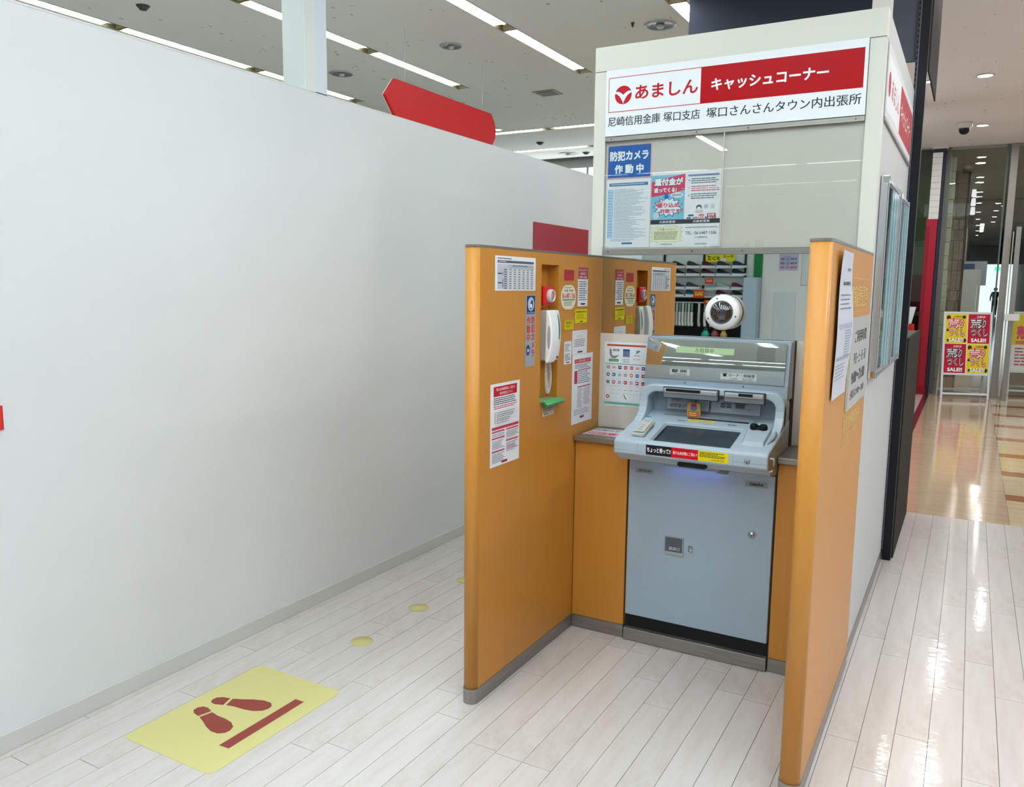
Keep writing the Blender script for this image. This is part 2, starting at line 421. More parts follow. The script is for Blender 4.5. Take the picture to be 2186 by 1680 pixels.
BR = [-8.3, -10.4]
slab(cz, -16, 5, BR[0]+HW, YA); slab(cz, -16, 5, BR[1]+HW, BR[0]-HW); slab(cz, -16, 5, -16, BR[1]-HW)
CEILING = tag(cz.build('ceiling', CEIL, fix=False), kind='structure')
cm = MB(); cm.box(1.3, 12, -.65, 10.3, 3.5, 3.52); cm.box(.3, 1.3, 1.75, 10.3, 3.5, 3.52); cm.box(-4, .3, 7.0, 10.3, 3.5, 3.52)
cm.box(1.28, 1.3, -.65, 1.75, ZC, 3.5); cm.box(.28, .3, 1.75, 7.0, ZC, 3.5); cm.box(1.28, 12, -.67, -.65, ZC, 3.52); cm.box(5, 12, -16, -.65, ZC, ZC+.02)
tag(cm.build('ceiling_mall', CEILM, fix=False), kind='structure')
# ---- strip lights
FRM = mat('#6c6248', .5); HOUS = mat('#c9c7b8', .35)
ordn = ['far-end', 'second', 'third', 'fourth', 'fifth', 'sixth', 'seventh', 'eighth']
def strip_unit(cx, cy, L, along, label, group, proto=None):
    if proto is None:
        t = thing('strip_light', label, 'ceiling light', (cx, cy, ZC), group)
        h = MB(); w_ = HW
        h.box(cx-w_, cx-w_+.004, cy, cy+L, ZC-.003, ZC+.05); h.box(cx+w_-.004, cx+w_, cy, cy+L, ZC-.003, ZC+.05)
        h.box(cx-w_, cx+w_, cy, cy+L, ZC+.046, ZC+.05)
        h.box(cx-w_+.004, cx+w_-.004, cy, cy+.012, ZC+.002, ZC+.046); h.box(cx-w_+.004, cx+w_-.004, cy+L-.012, cy+L, ZC+.002, ZC+.046)
        h.build('housing', FRM, t, fix=False)
        d = MB(); d.box(cx-w_+.003, cx+w_-.003, cy+.038, cy+L-.118, ZC+.008, ZC+.03); d.build('lit_tube', TUBE, t)
        for ya in (cy+.006, cy+L-.10): MB().tube((cx, ya, ZC+.025), (cx, ya+.03, ZC+.025), .014, n=8).build('lamp_holder', HOUS, t)
        return t
    r_ = proto.copy(); COL.objects.link(r_); r_.location = (cx, cy, ZC); tag(r_, label, None, group)
    for ch in proto.children:
        c = ch.copy(); COL.objects.link(c); c.parent = r_
    if along == 'x': r_.rotation_euler = (0, 0, -pi/2)
    return r_
proto = None
rname = {0: 'row along the white wall top', 1: 'row behind the white column', 2: 'row above the red board', 3: 'row beside the navy header'}
rowvis = {round(-.225-1.163*3, 3): 0, round(-.225-1.163*2, 3): 1, round(-.225-1.163, 3): 2, round(-.225, 3): 3}
for r in rows:
    for i, ys in enumerate(segs_far):
        if not unit_on(r, i): continue
        v = rowvis.get(round(r, 3))
        if v is not None and i < 4:
            lb = 'fluorescent strip light, %s unit of the %s' % (ordn[i], rname[v]); g = 'fluorescent strips over the store'
        else:
            lb = 'recessed fluorescent strip light behind the viewer, seen only in reflections or added as fill light'; g = 'fluorescent strips behind the viewer'
        u = strip_unit(r, ys, 1.24, 'y', lb, g, proto); proto = proto or u
for j, yy in enumerate(XR):
    for i in range(7):
        lb = 'recessed fluorescent strip light in the %s crosswise row beyond the red hanging board' % ('nearer' if j == 0 else 'farther')
        strip_unit(-8.9+1.24*i, yy, 1.24, 'x', lb, 'crosswise strips, %s row' % ('nearer' if j == 0 else 'farther'), proto)
for yy in BR:
    for i in range(9):
        strip_unit(-6.9+1.24*i, yy, 1.24, 'x', 'recessed fluorescent strip light behind the viewer, seen only in reflections or added as fill light', 'fluorescent strips behind the viewer', proto)
# ---- left partition wall with base and column
wb = MB(); wb.box(-1.20, -1.14, -3.3, 3.6, 0, 2.333); WALL = tag(wb.build('wall_left', WALLW), kind='structure')
bb = MB(); bb.box(-1.1398, -1.132, -3.3, 3.6, 0, .062)
tag(bb.build('baseboard_left', mat('#c6c7c4', .45), bevel=.002), kind='structure')
MB().box(-1.2, -1.139, -3.3, 3.6, 2.333, 2.339).build('top_trim', mat('#d6d9da', .4), WALL)
for nm, x0, x1, y0, y1, c in (('column_core', -1.27, -1.142, -.395, -.257, '#cfd4d3'), ('column_corner_trim', -1.155, -1.138, -.399, -.32, '#dadedd'),):
    pass
cl = MB(); cl.box(-1.268, -1.141, -.395, -.257, 2.2, 3.2, 0); cl.box(-1.141, -1.138, -.395, -.33, 2.335, 3.2, 1); cl.box(-1.141, -1.139, -.33, -.257, 2.335, 3.2, 2)
tag(cl.build('trim_1', [mat('#c9d0cd', .5), mat('#d9dcdb', .5), mat('#d2dae3', .5)]), kind='structure')
# far wall of the store with a lit high window band
fw = MB(); fw.box(-16, .28, 7.0, 7.1, 0, 2.4); fw.box(-16, -5.6, 7.0, 7.1, 2.4, 3.2); fw.box(-5.6, .28, 7.0, 7.1, 3.07, 3.2)
tag(fw.build('wall_far', mat('#b9beb9', .7)), kind='structure')
wn = MB(); wn.box(-5.6, .28, 7.03, 7.05, 2.4, 3.07); W1 = tag(wn.build('window_1', emis('#f2fcff', 3.0)), kind='structure')
for i in range(6): MB().box(-3.14-.86*(i-2)-.012, -3.14-.86*(i-2)+.012, 7.0, 7.03, 2.4, 3.07).build('window_bar', mat('#8d9aa3', .5), W1)
MB().box(-16, .28, 6.93, 6.98, 3.185, 3.2).build('shadow_gap', mat('#5a5a55', .6), CEILING)
# store side walls out of frame / behind the viewer
bw = MB(); bw.box(-14, -2.02, -12.25, -12.2, 0, 3.2); bw.box(-2.02, 8, -12.25, -12.05, 0, 3.2)
tag(bw.build('wall_back', mat('#e2e3e2', .5)), kind='structure')
tag(MB().box(-14.1, -14, -12, 7, 0, 3.2).build('wall_side', mat('#d8d9d8', .6)), kind='structure')
tag(MB().box(7.9, 8, -12, -1.5, 0, 3.2).build('wall_right', mat('#d8d9d8', .6)), kind='structure')
# ================================================================== BOOTH PARTITIONS
def nose_profile(x0, x1, y0, y1, r=.026, n=10):
    xc = (x0+x1)/2; hw = (x1-x0)/2; pts = [(x1, y1), (x0, y1)]
    for i in range(n+1):
        a = pi+pi*i/n; pts.append((xc+hw*cos(a), y0+r+r*sin(a)))
    return pts
def partition(name, label, x0, x1, y0, y1):
    t = thing(name, label, 'partition', ((x0+x1)/2, y0+.2, 0))
    b = MB().prism(nose_profile(x0, x1, y0, y1), 'z', .055, 1.628); p = b.build('panel', WOOD, t)
    for f in p.data.polygons: f.use_smooth = abs(f.normal.z) < .5 and f.normal.y < -.02 and abs(f.normal.x) < .999
    MB().prism(nose_profile(x0-.002, x1+.002, y0-.002, y1), 'z', 0.0, .056, smooth=False).build('base_trim', STEELH, t)
    MB().prism(nose_profile(x0-.001, x1+.001, y0-.001, y1), 'z', 1.628, 1.636).build('top_trim', STEELH, t)
    return t, p
LP, LPP = partition('booth_partition', 'orange beech partition left of the cash machine, holding the wall phone and many notices', -.055, 0, -.815, .249)
cut(LPP, MB().box(-.047, .02, -.338, -.187, 1.045, 1.583))
RP, RPP = partition('booth_partition', 'orange beech partition right of the cash machine, nearest the viewer, with opening hours plate', 1.057, 1.117, -.815, .225)
# ================================================================== KIOSK
K = thing('kiosk_cabinet', 'tall cream cash corner cabinet with fascia and steel rails behind the cash machine', 'kiosk', (.53, .9, 0))
MB().box(-.056, .0, .25, .31, 0, 2.424).build('left_post', CREAM, K, bevel=.0015)
MB().box(1.052, 1.109, .25, .31, 0, 2.424).build('right_post', CREAM, K, bevel=.0015)
MB().box(-.056, 1.109, .25, .31, 2.4265, 2.528).build('top_rail', CREAM, K, bevel=.0015)
MB().box(1.100, 1.109, .312, 1.69, .055, 2.528).build('side_panel', mat('#bfc1c0', .6, spec=.2), K)
MB().box(1.100, 1.113, .262, 1.69, 0, .055).build('side_base_trim', STEELH, K)
MB().box(-.056, -.046, .312, 1.69, 0, 2.528).build('side_panel', CREAM, K)
MB().box(-.056, 1.109, 1.69, 1.70, 0, 2.528).build('back_panel', CREAM, K)
MB().box(-.045, 1.099, .312, 1.689, 2.50, 2.52).build('roof_panel', CREAM, K)
MB().box(.001, 1.051, .262, .30, 1.64, 2.147).build('display_backing', BACKING, K)
MB().box(.001, 1.051, .251, .30, .0, .86).build('lower_backing', BACKING, K)
MB().box(.001, .243, .251, .30, .866, 1.293).build('lower_panel', BACKING, K)
MB().box(.853, 1.051, .251, .30, .866, 1.293).build('lower_panel', BACKING, K)
mb = MB(); mb.box(.243, .853, .2515, .30, .866, 1.293); mb.build('surround', mat('#4d463f', .45), K)
MB().box(.001, 1.051, .2505, .30, 1.2935, 1.638).build('mirror', MIRROR, K)
mb = MB(); mb.box(.001, 1.051, .243, .262, 2.128, 2.146); mb.build('rail', STEELH, K)
mb = MB(); mb.box(.001, 1.051, .243, .262, 1.639, 1.664); mb.build('rail', STEELH, K)
for xx in (.03, .41, .62, 1.02):
    for zz in (1.652, 2.137): MB().tube((xx, .2435, zz), (xx, .241, zz), .0032, n=10).build('screw', mat('#55534f', .3, .8), K)
for a, b_ in ((.002, .5225), (.5275, 1.05)):
    MB().box(a, b_, .2445, .2475, 1.662, 2.130).build('clear_door', GLASS, K)
MB().box(.5228, .5272, .244, .249, 1.662, 2.130).build('door_seam', mat('#c2beb8', .3), K)
def half_ring(cx):
    o = MB().path([(cx+.021*cos(a), .2435, 1.664-.0+.018*sin(a)) for a in [pi*i/10 for i in range(11)]], .0012, n=6); return o.build('finger_pull', mat('#d5d5d3', .2), K)
half_ring(.505); half_ring(.004+.01)
# fascia sign (front)
def fascia(O, U, w_, h_, label, narrow=False):
    s = Sheet('fascia_sign', label, 'sign', O, U, Z, w_, h_, '#e4e8ec', thick=.004, rough=.3)
    s.rect(.012, .36, .40, .885, RED, 1); s.rect(.0145, .370, .398, .875, '#e4e8ec', 2)
    s.rect(.40, .36, .988, .885, '#ab0814', 1)
    lx, ly = .0765, .61; rx = .0365; ry = rx*w_/h_
    s.disc(lx, ly, rx, ry, RED, 3, n=40)
    def leaf(sg):
        p = []
        for t in [i/12 for i in range(13)]: p.append((lx+sg*rx*(.04+1.02*t), ly+ry*(-.75+1.25*(1-(1-t)**2.6)*.80+.0*t)))
        for t in [1-i/12 for i in range(13)]: p.append((lx+sg*rx*(.04+1.02*t), ly+ry*(-1.02+1.22*(t**.55))*1.0-ry*.0))
        return p
    for sg in (1, -1):
        up = [(lx+sg*rx*(0+1.03*t), ly+ry*(.02+.42*sin(pi*.5*min(1, t*1.25))-.18*max(0, t-.55))) for t in [i/12 for i in range(13)]]
        dn = [(lx+sg*rx*(0+1.03*t), ly+ry*(-.98+1.18*sin(pi*.5*t)**.75 - .0)) for t in [1-i/12 for i in range(13)]]
        s.poly(up+dn, '#e4e8ec', 4)
    for sg in (1, -1):
        s.poly([(lx+sg*rx*a, ly+ry*b) for a, b in ((.10, -.98), (.42, -.9), (.75, -.63), (.95, -.25), (.98, .02), (.80, .06), (.5, -.06), (.28, -.35), (.14, -.7))], RED, 5)
    s.text(.128, .52, .388, .73, 'あましん', RED, 3, bold=.024)
    s.text(.44, .525, .87, .70, 'キャッシュコーナー', '#f3f3f3', 3, bold=.03)
    s.text(.013, .145, .40, .29, '尼崎信用金庫 塚口支店', '#2b3140', 3, bold=.010)
    s.text(.425, .145, .985, .29, '塚口さんさんタウン内出張所', '#2b3140', 3, bold=.010)
    return s.done()
fascia((.001, .2465, 2.149), X, 1.05, .276, 'white and red cash corner fascia sign with round emblem across the kiosk front')
s = Sheet('side_sign', 'white and red cash corner sign on the right flank of the kiosk, seen edge-on', 'sign', (1.110, .31, 2.15), Y, Z, 1.33, .27, '#cfd3d6', thick=.004, rough=.65)
s.rect(.45, .13, .985, .88, '#b04a50', 1); s.rect(.01, .13, .445, .88, '#dfe1e4', 1)
s.disc(.07, .5, .035, .035*1.33/.27, '#b04a50', 2); s.text(.14, .35, .40, .66, 'あましん', '#b04a50', 2, bold=.012)
s.text(.49, .34, .92, .66, 'キャッシュコーナー', '#e6dedd', 2, bold=.02); s.done()
MB().box(1.110, 1.118, .31, 1.64, 2.135, 2.148).build('side_rail', STEELH, K)
# glazed poster cases on the kiosk flank
def poster_case(y0, y1, label, c1):
    t = thing('poster_case', label, 'display case', (1.11, (y0+y1)/2, 1.15)); x0, x1 = 1.1105, 1.137; z0, z1 = 1.148, 1.938; f = .03
    for nm, a in (('frame_rail', (y0, y1, z1-f, z1)), ('frame_rail', (y0, y1, z0, z0+f)), ('frame_stile', (y0, y0+f, z0+f, z1-f)), ('frame_stile', (y1-f, y1, z0+f, z1-f))):
        m = MB().box(x0, x1, *a)
        m.box(x1, x1+.004, a[0]+.006, a[1]-.006, a[2]+.006, a[3]-.006) if nm == 'frame_rail' else m.box(x1, x1+.004, a[0]+.006, a[0]+.011, a[2], a[3]).box(x1, x1+.004, a[1]-.011, a[1]-.006, a[2], a[3])
        m.build(nm, ALU, t, bevel=.0015)
    for yy in (y0, y1-f):
        for zz in (z0, z1-f): MB().box(x0-.0004, x1+.005, yy-.001, yy+f+.001, zz-.001, zz+f+.001).build('corner_piece', CHROME, t, bevel=.003)
    MB().box(x1-.006, x1-.003, y0+f, y1-f, z0+f, z1-f).build('glass_pane', GLASS, t)
    for q_, (a, c) in enumerate(((.24, '#a9ccd3'), (.29, '#7fa6b2'), (.34, '#b4d4d8'), (.39, '#86adb8'), (.43, '#b9d6da'))):
        MB().box(x1-.003, x1+.001+.0008*q_, y0+a, y0+a+.032, z0+f, z1-f).build('sliding_glass_edge', mat(c, .2), t)
    s = Sheet('poster', None, None, (x0+.004, y0+f, z0+f), Y, Z, y1-y0-2*f, z1-z0-2*f, '#2d4a50', parent=t)
    s.rect(0, .55, 1, 1, '#1f3c48', 1); s.rect(.04, .45, .96, .7, c1, 2); s.rect(.3, .25, .9, .42, '#b59b2c', 2); s.rect(.08, .04, .92, .2, '#d3d9da', 2)
    s.text(.12, .5, .88, .64, 'お知らせ', '#e8e4e4', 3, bold=.02); s.lines(.12, .06, .88, .18, 4, '#4a5560', 3); s.done()
poster_case(.36, .89, 'nearer aluminium framed glass poster case on the kiosk flank', '#a13f5c')
poster_case(1.0, 1.50, 'farther aluminium framed glass poster case, next to the black post', '#93304f')
# ================================================================== COUNTERS
for x0, x1, lab, ylab in ((.0035, .2445, 'orange beech side cabinet with steel top, left of the cash machine', 0), (.8555, 1.0505, 'orange beech side cabinet with steel top, right of the cash machine', 1)):
    t = thing('side_cabinet', lab, 'cabinet', ((x0+x1)/2, .12, 0))
    MB().box(x0, x1, 0, .248, .057, .842).build('front_panel', WOOD, t, bevel=.001)
    MB().box(x0, x1, -.002, .248, 0, .056).build('base_trim', STEELH, t)
    MB().box(x0, x1, -.022, .2485, .843, .865).build('counter_top', STEELH, t, bevel=.002)
# ================================================================== ATM
A = thing('cash_machine', 'light grey cash machine with touch screen console between the two partitions', 'cash machine', (.55, 0, 0))
ax0, ax1 = .249, .851
MB().box(.253, .847, -.002, .03, .112, .787).build('door_panel', noise_mat('atmdoor', '#9db1c1', '#99adbd', (1, 1, 1), 2, rough=.33, spec=.5), A, bevel=.003)
MB().box(.253, .847, .03, .24, .058, .80).build('carcass', ATMM, A)
MB().box(.2475, .8525, .018, .246, 0.0, .79).build('side_liner', mat('#4c4038', .45), A)
MB().box(.253, .847, .012, .03, .056, .111).build('kick_recess', BLACK, A)
MB().box(.2515, .8505, -.014, .03, 0.002, .055).build('plinth', STEELH, A, bevel=.002)
SL = .215
def ztop(y): return .904+(y+.155)*SL
prof = [(-.172, .846), (-.172, .893), (-.166, .900), (-.155, .904), (.20, ztop(.20)), (.20, .79), (.004, .79), (-.118, .812), (-.135, .830), (-.158, .836)]
con = MB().prism([(p[0], p[1]) for p in prof], 'x', ax0, ax1).build('console', ATMG, A, bevel=.006, seg=3)
TU, TV = X, uvec((0, 1, SL)); TN = TU.cross(TV)
def T(x, y, up=0): return Vector((x, y, ztop(y)))+TN*up
# recessed touch screen
sx0, sx1, sy0, sy1 = .384, .706, -.146, .052
cut(con, MB().add([T(sx0, sy0, .01), T(sx1, sy0, .01), T(sx1, sy1, .01), T(sx0, sy1, .01), T(sx0+.008, sy0+.004, -.014), T(sx1-.008, sy0+.004, -.014), T(sx1-.008, sy1-.004, -.014), T(sx0+.008, sy1-.004, -.014)],
    [(3, 2, 1, 0), (4, 5, 6, 7), (0, 1, 5, 4), (1, 2, 6, 5), (2, 3, 7, 6), (3, 0, 4, 7)]))
MB().add([T(sx0+.006, sy0+.002, -.012), T(sx1-.006, sy0+.002, -.012), T(sx1-.006, sy1-.002, -.012), T(sx0+.006, sy1-.002, -.012)], [(0, 1, 2, 3)]).build('screen_bezel', mat('#16191d', .3), A)
MB().obox(T(sx0, sy0), TU, TV, TN, .020, sx1-sx0-.010, .006, .180, -.0115, -.0105).build('touch_screen', mat('#39434b', .18, spec=.6), A)
# front seams, pill slot, lock
for zz in (.858,): MB().box(.2495, .372, -.1724, -.171, zz, zz+.0009).build('seam', mat('#6f7b85'), A)
MB().box(.722, .846, -.1724, -.171, .862, .8629).build('seam', mat('#6f7b85'), A)
for xx in (.350, .722): MB().box(xx, xx+.0008, -.1724, -.171, .848, .892).build('seam', mat('#7f8b95'), A)
MB().prism([(.512+.009*cos(a), .8215+.0085*sin(a)) for a in [radians(90+18*i) for i in range(11)]]+[(.608+.009*cos(a), .8215+.0085*sin(a)) for a in [radians(-90+18*i) for i in range(11)]], 'y', -.143, -.12).build('pill_slot', BLACK, A)
MB().lathe((.776, -.171, .869), (0, -1, 0), [(0.0, .003), (.0085, .003), (.0095, .002), (.0095, 0), (.0115, .002), (.012, 0)], 24).build('key_lock', mat('#9aa4ab', .25, .6), A)
MB().lathe((.776, -.1742, .866), (0, -1, 0), [(.0026, 0), (.0026, .0006), (0, .0006)], 12).build('key_hole', BLACK, A)
MB().prism([(.65, .798), (.692, .798), (.70, .812), (.665, .812)], 'y', -.118, -.105).build('hand_light_cover', mat('#6b6a68', .5), A)
MB().box(.42, .66, -.062, -.058, .789, .803).build('light_lip', ATMD, A)
MB().add([(.43, -.055, .7915), (.65, -.055, .7915), (.65, -.025, .7915), (.43, -.025, .7915)], [(0, 1, 2, 3)]).build('hand_light', emis('#8494ff', 3.2), A)
# small handle loop on the console's right cheek
MB().path([(.853, -.155, .885), (.866, -.150, .885), (.868, -.145, .865), (.862, -.150, .838), (.853, -.152, .834)], .0035, 8).build('side_hook', mat('#c6cbd0', .3), A)
# rear hood (arch) with cavity
hx = [(ax0, .945), (ax1, .945)]
def rr(x0, z0, x1, z1, r, n=8, bot=False):
    out = [(x0, z0), (x1, z0)]
    for i in range(n+1): a = pi/2*i/n; out.append((x1-r+r*cos(a), z1-r+r*sin(a)))
    for i in range(n+1): a = pi/2+pi/2*i/n; out.append((x0+r+r*cos(a), z1-r+r*sin(a)))
    return out
arch = MB().prism(rr(ax0+.003, .935, ax1-.003, 1.096, .055), 'y', .098, .20).build('hood', ATMG, A, bevel=.007, seg=3)
cut(arch, MB().prism(rr(.286, .90, .814, 1.066, .04), 'y', .05, .186))
# the cheeks sweep forward at the foot of the hood
for x0, x1 in ((ax0+.003, .287), (.813, ax1-.003)):
    p = [(.10, 1.05)]+[(.10-.062*(1-cos(radians(a))), 1.04-.084*sin(radians(a))) for a in (10, 30, 50, 70, 84)]+[(.03, ztop(.03)-.003), (.13, ztop(.13)-.004), (.13, 1.05)]
    MB().prism(p, 'x', x0, x1).build('hood_cheek', ATMG, A, bevel=.004)
# cavity interior; the upside-down prints paint a reflection of the console labels
MB().box(.30, .80, .176, .186, .955, 1.066).build('cavity_back', mat('#8f9ba6', .35), A)
for a, b_, fl_ in ((.352, .532, 0), (.540, .742, 1)):
    pn = MB().obox((a, .168, .988), X, uvec((0, .1, 1)), X.cross(uvec((0, .1, 1))), 0, b_-a, 0, .058, 0, .006).build('shutter_panel', mat('#a7b4c0', .22), A, bevel=.001)
s = Sheet('label_reflection', None, None, (.357, .161, .992), X, uvec((0, .1, 1)), .15, .05, '#adb9c4', parent=A)
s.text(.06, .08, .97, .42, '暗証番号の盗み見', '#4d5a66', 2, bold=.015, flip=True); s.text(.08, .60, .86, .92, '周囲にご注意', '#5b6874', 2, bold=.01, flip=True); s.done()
s = Sheet('label_reflection', None, None, (.575, .161, .998), X, uvec((0, .1, 1)), .12, .04, '#a7b4c0', parent=A)
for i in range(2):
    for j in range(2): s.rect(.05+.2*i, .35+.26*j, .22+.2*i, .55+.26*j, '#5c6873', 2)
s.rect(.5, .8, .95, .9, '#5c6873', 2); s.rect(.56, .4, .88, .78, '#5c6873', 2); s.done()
MB().obox(T(.46, .112, .0), TU, TV, TN, 0, .25, 0, .012, -.001, .0012).build('cash_slot', BLACK, A)
MB().obox(T(.455, .124, .0), TU, TV, TN, 0, .27, 0, .010, -.001, .006).build('shutter_lip', mat('#9dabb7', .3), A)
# slots of the hood
def slotunit(x0, x1, sa, sb, nm):
    MB().box(x0, x1, .082, .104, 1.046, 1.088).build(nm, mat('#6f7981', .4), A, bevel=.004)
    MB().box(x0-.003, x1+.003, .090, .0995, 1.043, 1.091).build('slot_surround', mat('#1d2a33', .5), A, bevel=.003)
    MB().box(x0+.002, x1-.002, .078, .094, 1.066, 1.086).build('slot_lip', mat('#a8aaab', .3, .3), A, bevel=.005)
    MB().box(sa, sb, .0765, .09, 1.074, 1.085).build('slot_mouth', BLACK, A)
slotunit(.360, .588, .374, .518, 'passbook_slot'); slotunit(.614, .772, .672, .728, 'card_slot')
# upper housing with the reflective indicator panel
TOPY = .176
hp = [(.148, 1.06), (.148, 1.117), (.156, 1.16), (.166, 1.22), (TOPY+.003, 1.284), (TOPY+.003, 1.292), (.249, 1.292), (.249, 1.06)]
MB().prism(hp, 'x', ax0+.002, ax1-.004).build('upper_housing', ATMD, A, bevel=.003)
# gently bowed panel: the face leans back 4 degrees at its foot and 14 degrees at its top
IPT = []; yy_, zz_i = .1455, 1.118
for k_ in range(25):
    th = radians(3.0+12.0*k_/24); IPT.append((yy_, zz_i, th)); yy_ += sin(th)*.1672/24; zz_i += cos(th)*.1672/24
def IP(x, d, up=0.):
    f = max(0, min(23.999, d/.1672*24)); i = int(f); y0_, z0_, th = IPT[i]; r_ = (f-i)*.1672/24
    th = radians(3.0+12.0*f/24)
    return Vector((x, y0_+sin(th)*r_, z0_+cos(th)*r_))+Vector((0, -cos(th), sin(th)))*up, th
def ipband(nm, x0, x1, d0, d1, up, m):
    n = 18; vs = []
    for k in range(n+1):
        for xx in (x0, x1): vs.append(IP(xx, d0+(d1-d0)*k/n, up)[0])
    return MB().add(vs, [(2*k, 2*k+1, 2*k+3, 2*k+2) for k in range(n)], 0, True).build(nm, m, A, fix=False)
pm_ = mat('#c3cdcd', .03, 1., key='indicator')
MB().prism([(p[0]-.0005, p[1]) for p in IPT]+[(IPT[-1][0]+.004, IPT[-1][1]), (IPT[0][0]+.004, IPT[0][1])], 'x', .2565, .8315).build('panel_backing', mat('#9aa6ae', .4), A)
ipband('indicator_panel', .257, .831, .002, .1665, .0012, pm_)
fp = noise_mat('frosted', '#aab6bb', '#a8b4b9', (1, 1, 1), 3, rough=.3, metal=.7)
ipband('frosted_band', .257, .831, .002, .056, .0018, fp)
def isheet(nm, x, d, w_, h_, col, **k):
    q, th = IP(x, d+h_/2, .0022); V_ = Vector((0, sin(th), cos(th))); return Sheet(nm, None, None, q-V_*h_/2, X, V_, w_, h_, col, thick=.0004, parent=A, **k)
s = isheet('lit_display', .385, .112, .242, .026, '#cdeac4', matr=emis('#bfe3b4', .62))
s.text(.34, .16, .66, .86, 'お取扱中', '#3a5247', 2); s.done()
s = isheet('slot_label', .365, .018, .086, .026, '#bcc4c4')
s.rect(.12, .45, .38, .62, INK, 2); s.rect(.12, .66, .44, .74, INK, 2); s.rect(.12, .62, .18, .92, INK, 2); s.rect(.14, .78, .40, .9, INK, 2)
s.text(.50, .44, .86, .94, '通帳', INK, 2, bold=.02); s.text(.18, .08, .86, .32, 'PASSBOOK', '#4a4f54', 2); s.done()
s = isheet('slot_label', .579, .012, .146, .028, '#bcc4c4')
s.poly([(.05, .9), (.20, .9), (.19, .8), (.17, .8), (.17, .46), (.08, .46), (.08, .8), (.06, .8)], INK, 2)
s.text(.23, .46, .95, .92, 'カード・明細票', INK, 2, bold=.015); s.text(.27, .08, .48, .32, 'CARD', '#4a4f54', 2); s.text(.62, .08, .95, .32, 'RECEIPT', '#4a4f54', 2); s.done()
# speaker dots, right end of the indicator panel
dm = MB()
for i in range(17):
    for j in range(15):
        q_, th_ = IP(.719+i*.0042, .090+j*.0042, .0014); dm.obox(q_, X, Vector((0, sin(th_), cos(th_))), Vector((0, -cos(th_), sin(th_))), 0, .002, 0, .002, 0, .0006)
tag(dm.build('speaker_holes', mat('#3c4347', .5), A, fix=False), kind='stuff')
for xx in (.432, .673): MB().tube((xx, .1475, 1.106), (xx, .1455, 1.106), .003, n=10).build('screw', mat('#3d464d', .4), A)
# handset-like cradle, card tray, saddle, badges, printed marks
def tbox(nm, x, y, w_, h_, up0, up1, m, rot=0, bevel=.002):
    c, s_ = cos(rot), sin(rot); U = TU*c+TV*s_; V = -TU*s_+TV*c
    return MB().obox(T(x, y), U, V, TN, -w_/2, w_/2, -h_/2, h_/2, up0, up1).build(nm, m, A, bevel=bevel)
tbox('phone_well', .332, -.058, .046, .105, -.001, .0008, mat('#78858f', .5), -.04, 0)
U_, V_ = TU, uvec(TV+TN*.07)
MB().obox(T(.334, -.065, .006), U_, V_, U_.cross(V_), -.026, .026, -.066, .072, 0, .012).build('phone_rest', mat('#b7bdb8', .4), A, bevel=.003)
s = Sheet('phone_print', None, None, T(.313, -.12, .0185), U_, V_, .042, .12, '#b4bab5', thick=.0002, parent=A); s.lines(.3, .1, .75, .6, 3, '#7d8680', 2, fill=.25); s.rect(.2, .8, .8, .84, '#7d8680', 2); s.rect(.2, .9, .8, .93, '#7d8680', 2); s.done()
mb = MB(); mb.add([T(.733, -.105, 0), T(.818, -.105, 0), T(.812, .085, .016), T(.722, .085, .016), T(.738, -.085, .010), T(.812, -.085, .010), T(.722, .085, 0), T(.812, .085, 0)],
    [(0, 1, 5, 4), (4, 5, 2, 3), (0, 4, 3, 6), (1, 7, 2, 5), (6, 3, 2, 7)]); mb.build('card_ledge', ATMG, A, bevel=.003)
sd = MB()
for cx_ in (.750, .786): sd.lathe(T(cx_, .035, .012), TN, [(.0155, 0), (.0165, .010), (.014, .020), (.0, .023)], 20)
sd.obox(T(.768, .035), TU, TV, TN, -.018, .018, -.011, .011, .010, .026); sd.build('coin_saddle', mat('#14181d', .25), A, bevel=.002)
MB().path([T(.828, .06, .003), T(.834, .02, .008), T(.836, -.03, .007), T(.826, -.075, .001)], [.003, .006, .007, .003], 8).build('card_guide', mat('#97a1ab', .4), A)
s = Sheet('mark_print', None, None, T(.262, .085, .0), TU, TV, .05, .012, '#3fa0dd', thick=.0003, parent=A); s.lines(.1, .2, .9, .8, 2, '#2a7fc0', 2); s.done()
s = Sheet('mark_print', None, None, T(.425, .075, .0), TU, TV, .035, .010, '#aab7c3', thick=.0001, parent=A); s.lines(0, .3, 1, 1, 1, '#2f3940', 2, fill=.8, chunk=.004, rag=0); s.lines(.2, 0, .8, .3, 1, '#6f7a83', 2); s.done()
s = Sheet('mark_print', None, None, T(.635, .075, .0), TU, TV, .035, .010, '#aab7c3', thick=.0001, parent=A); s.lines(0, .3, 1, 1, 1, '#2f3940', 2, fill=.8, chunk=.004, rag=0); s.lines(.2, 0, .8, .3, 1, '#6f7a83', 2); s.done()
s = Sheet('sticker', None, None, T(.468, .088, .0), TU, TV, .11, .018, '#e3d838', thick=.0003, parent=A, rc=.004); s.text(.08, .25, .92, .78, '確認してください', '#d05a2e', 2, bold=.01); s.done()
s = Sheet('sticker', None, None, T(.35, .128, .0), TU, TV, .10, .016, '#9fadb9', thick=.0001, parent=A); s.lines(0, 0, 1, 1, 2, '#74818c', 2, fill=.4); s.done()
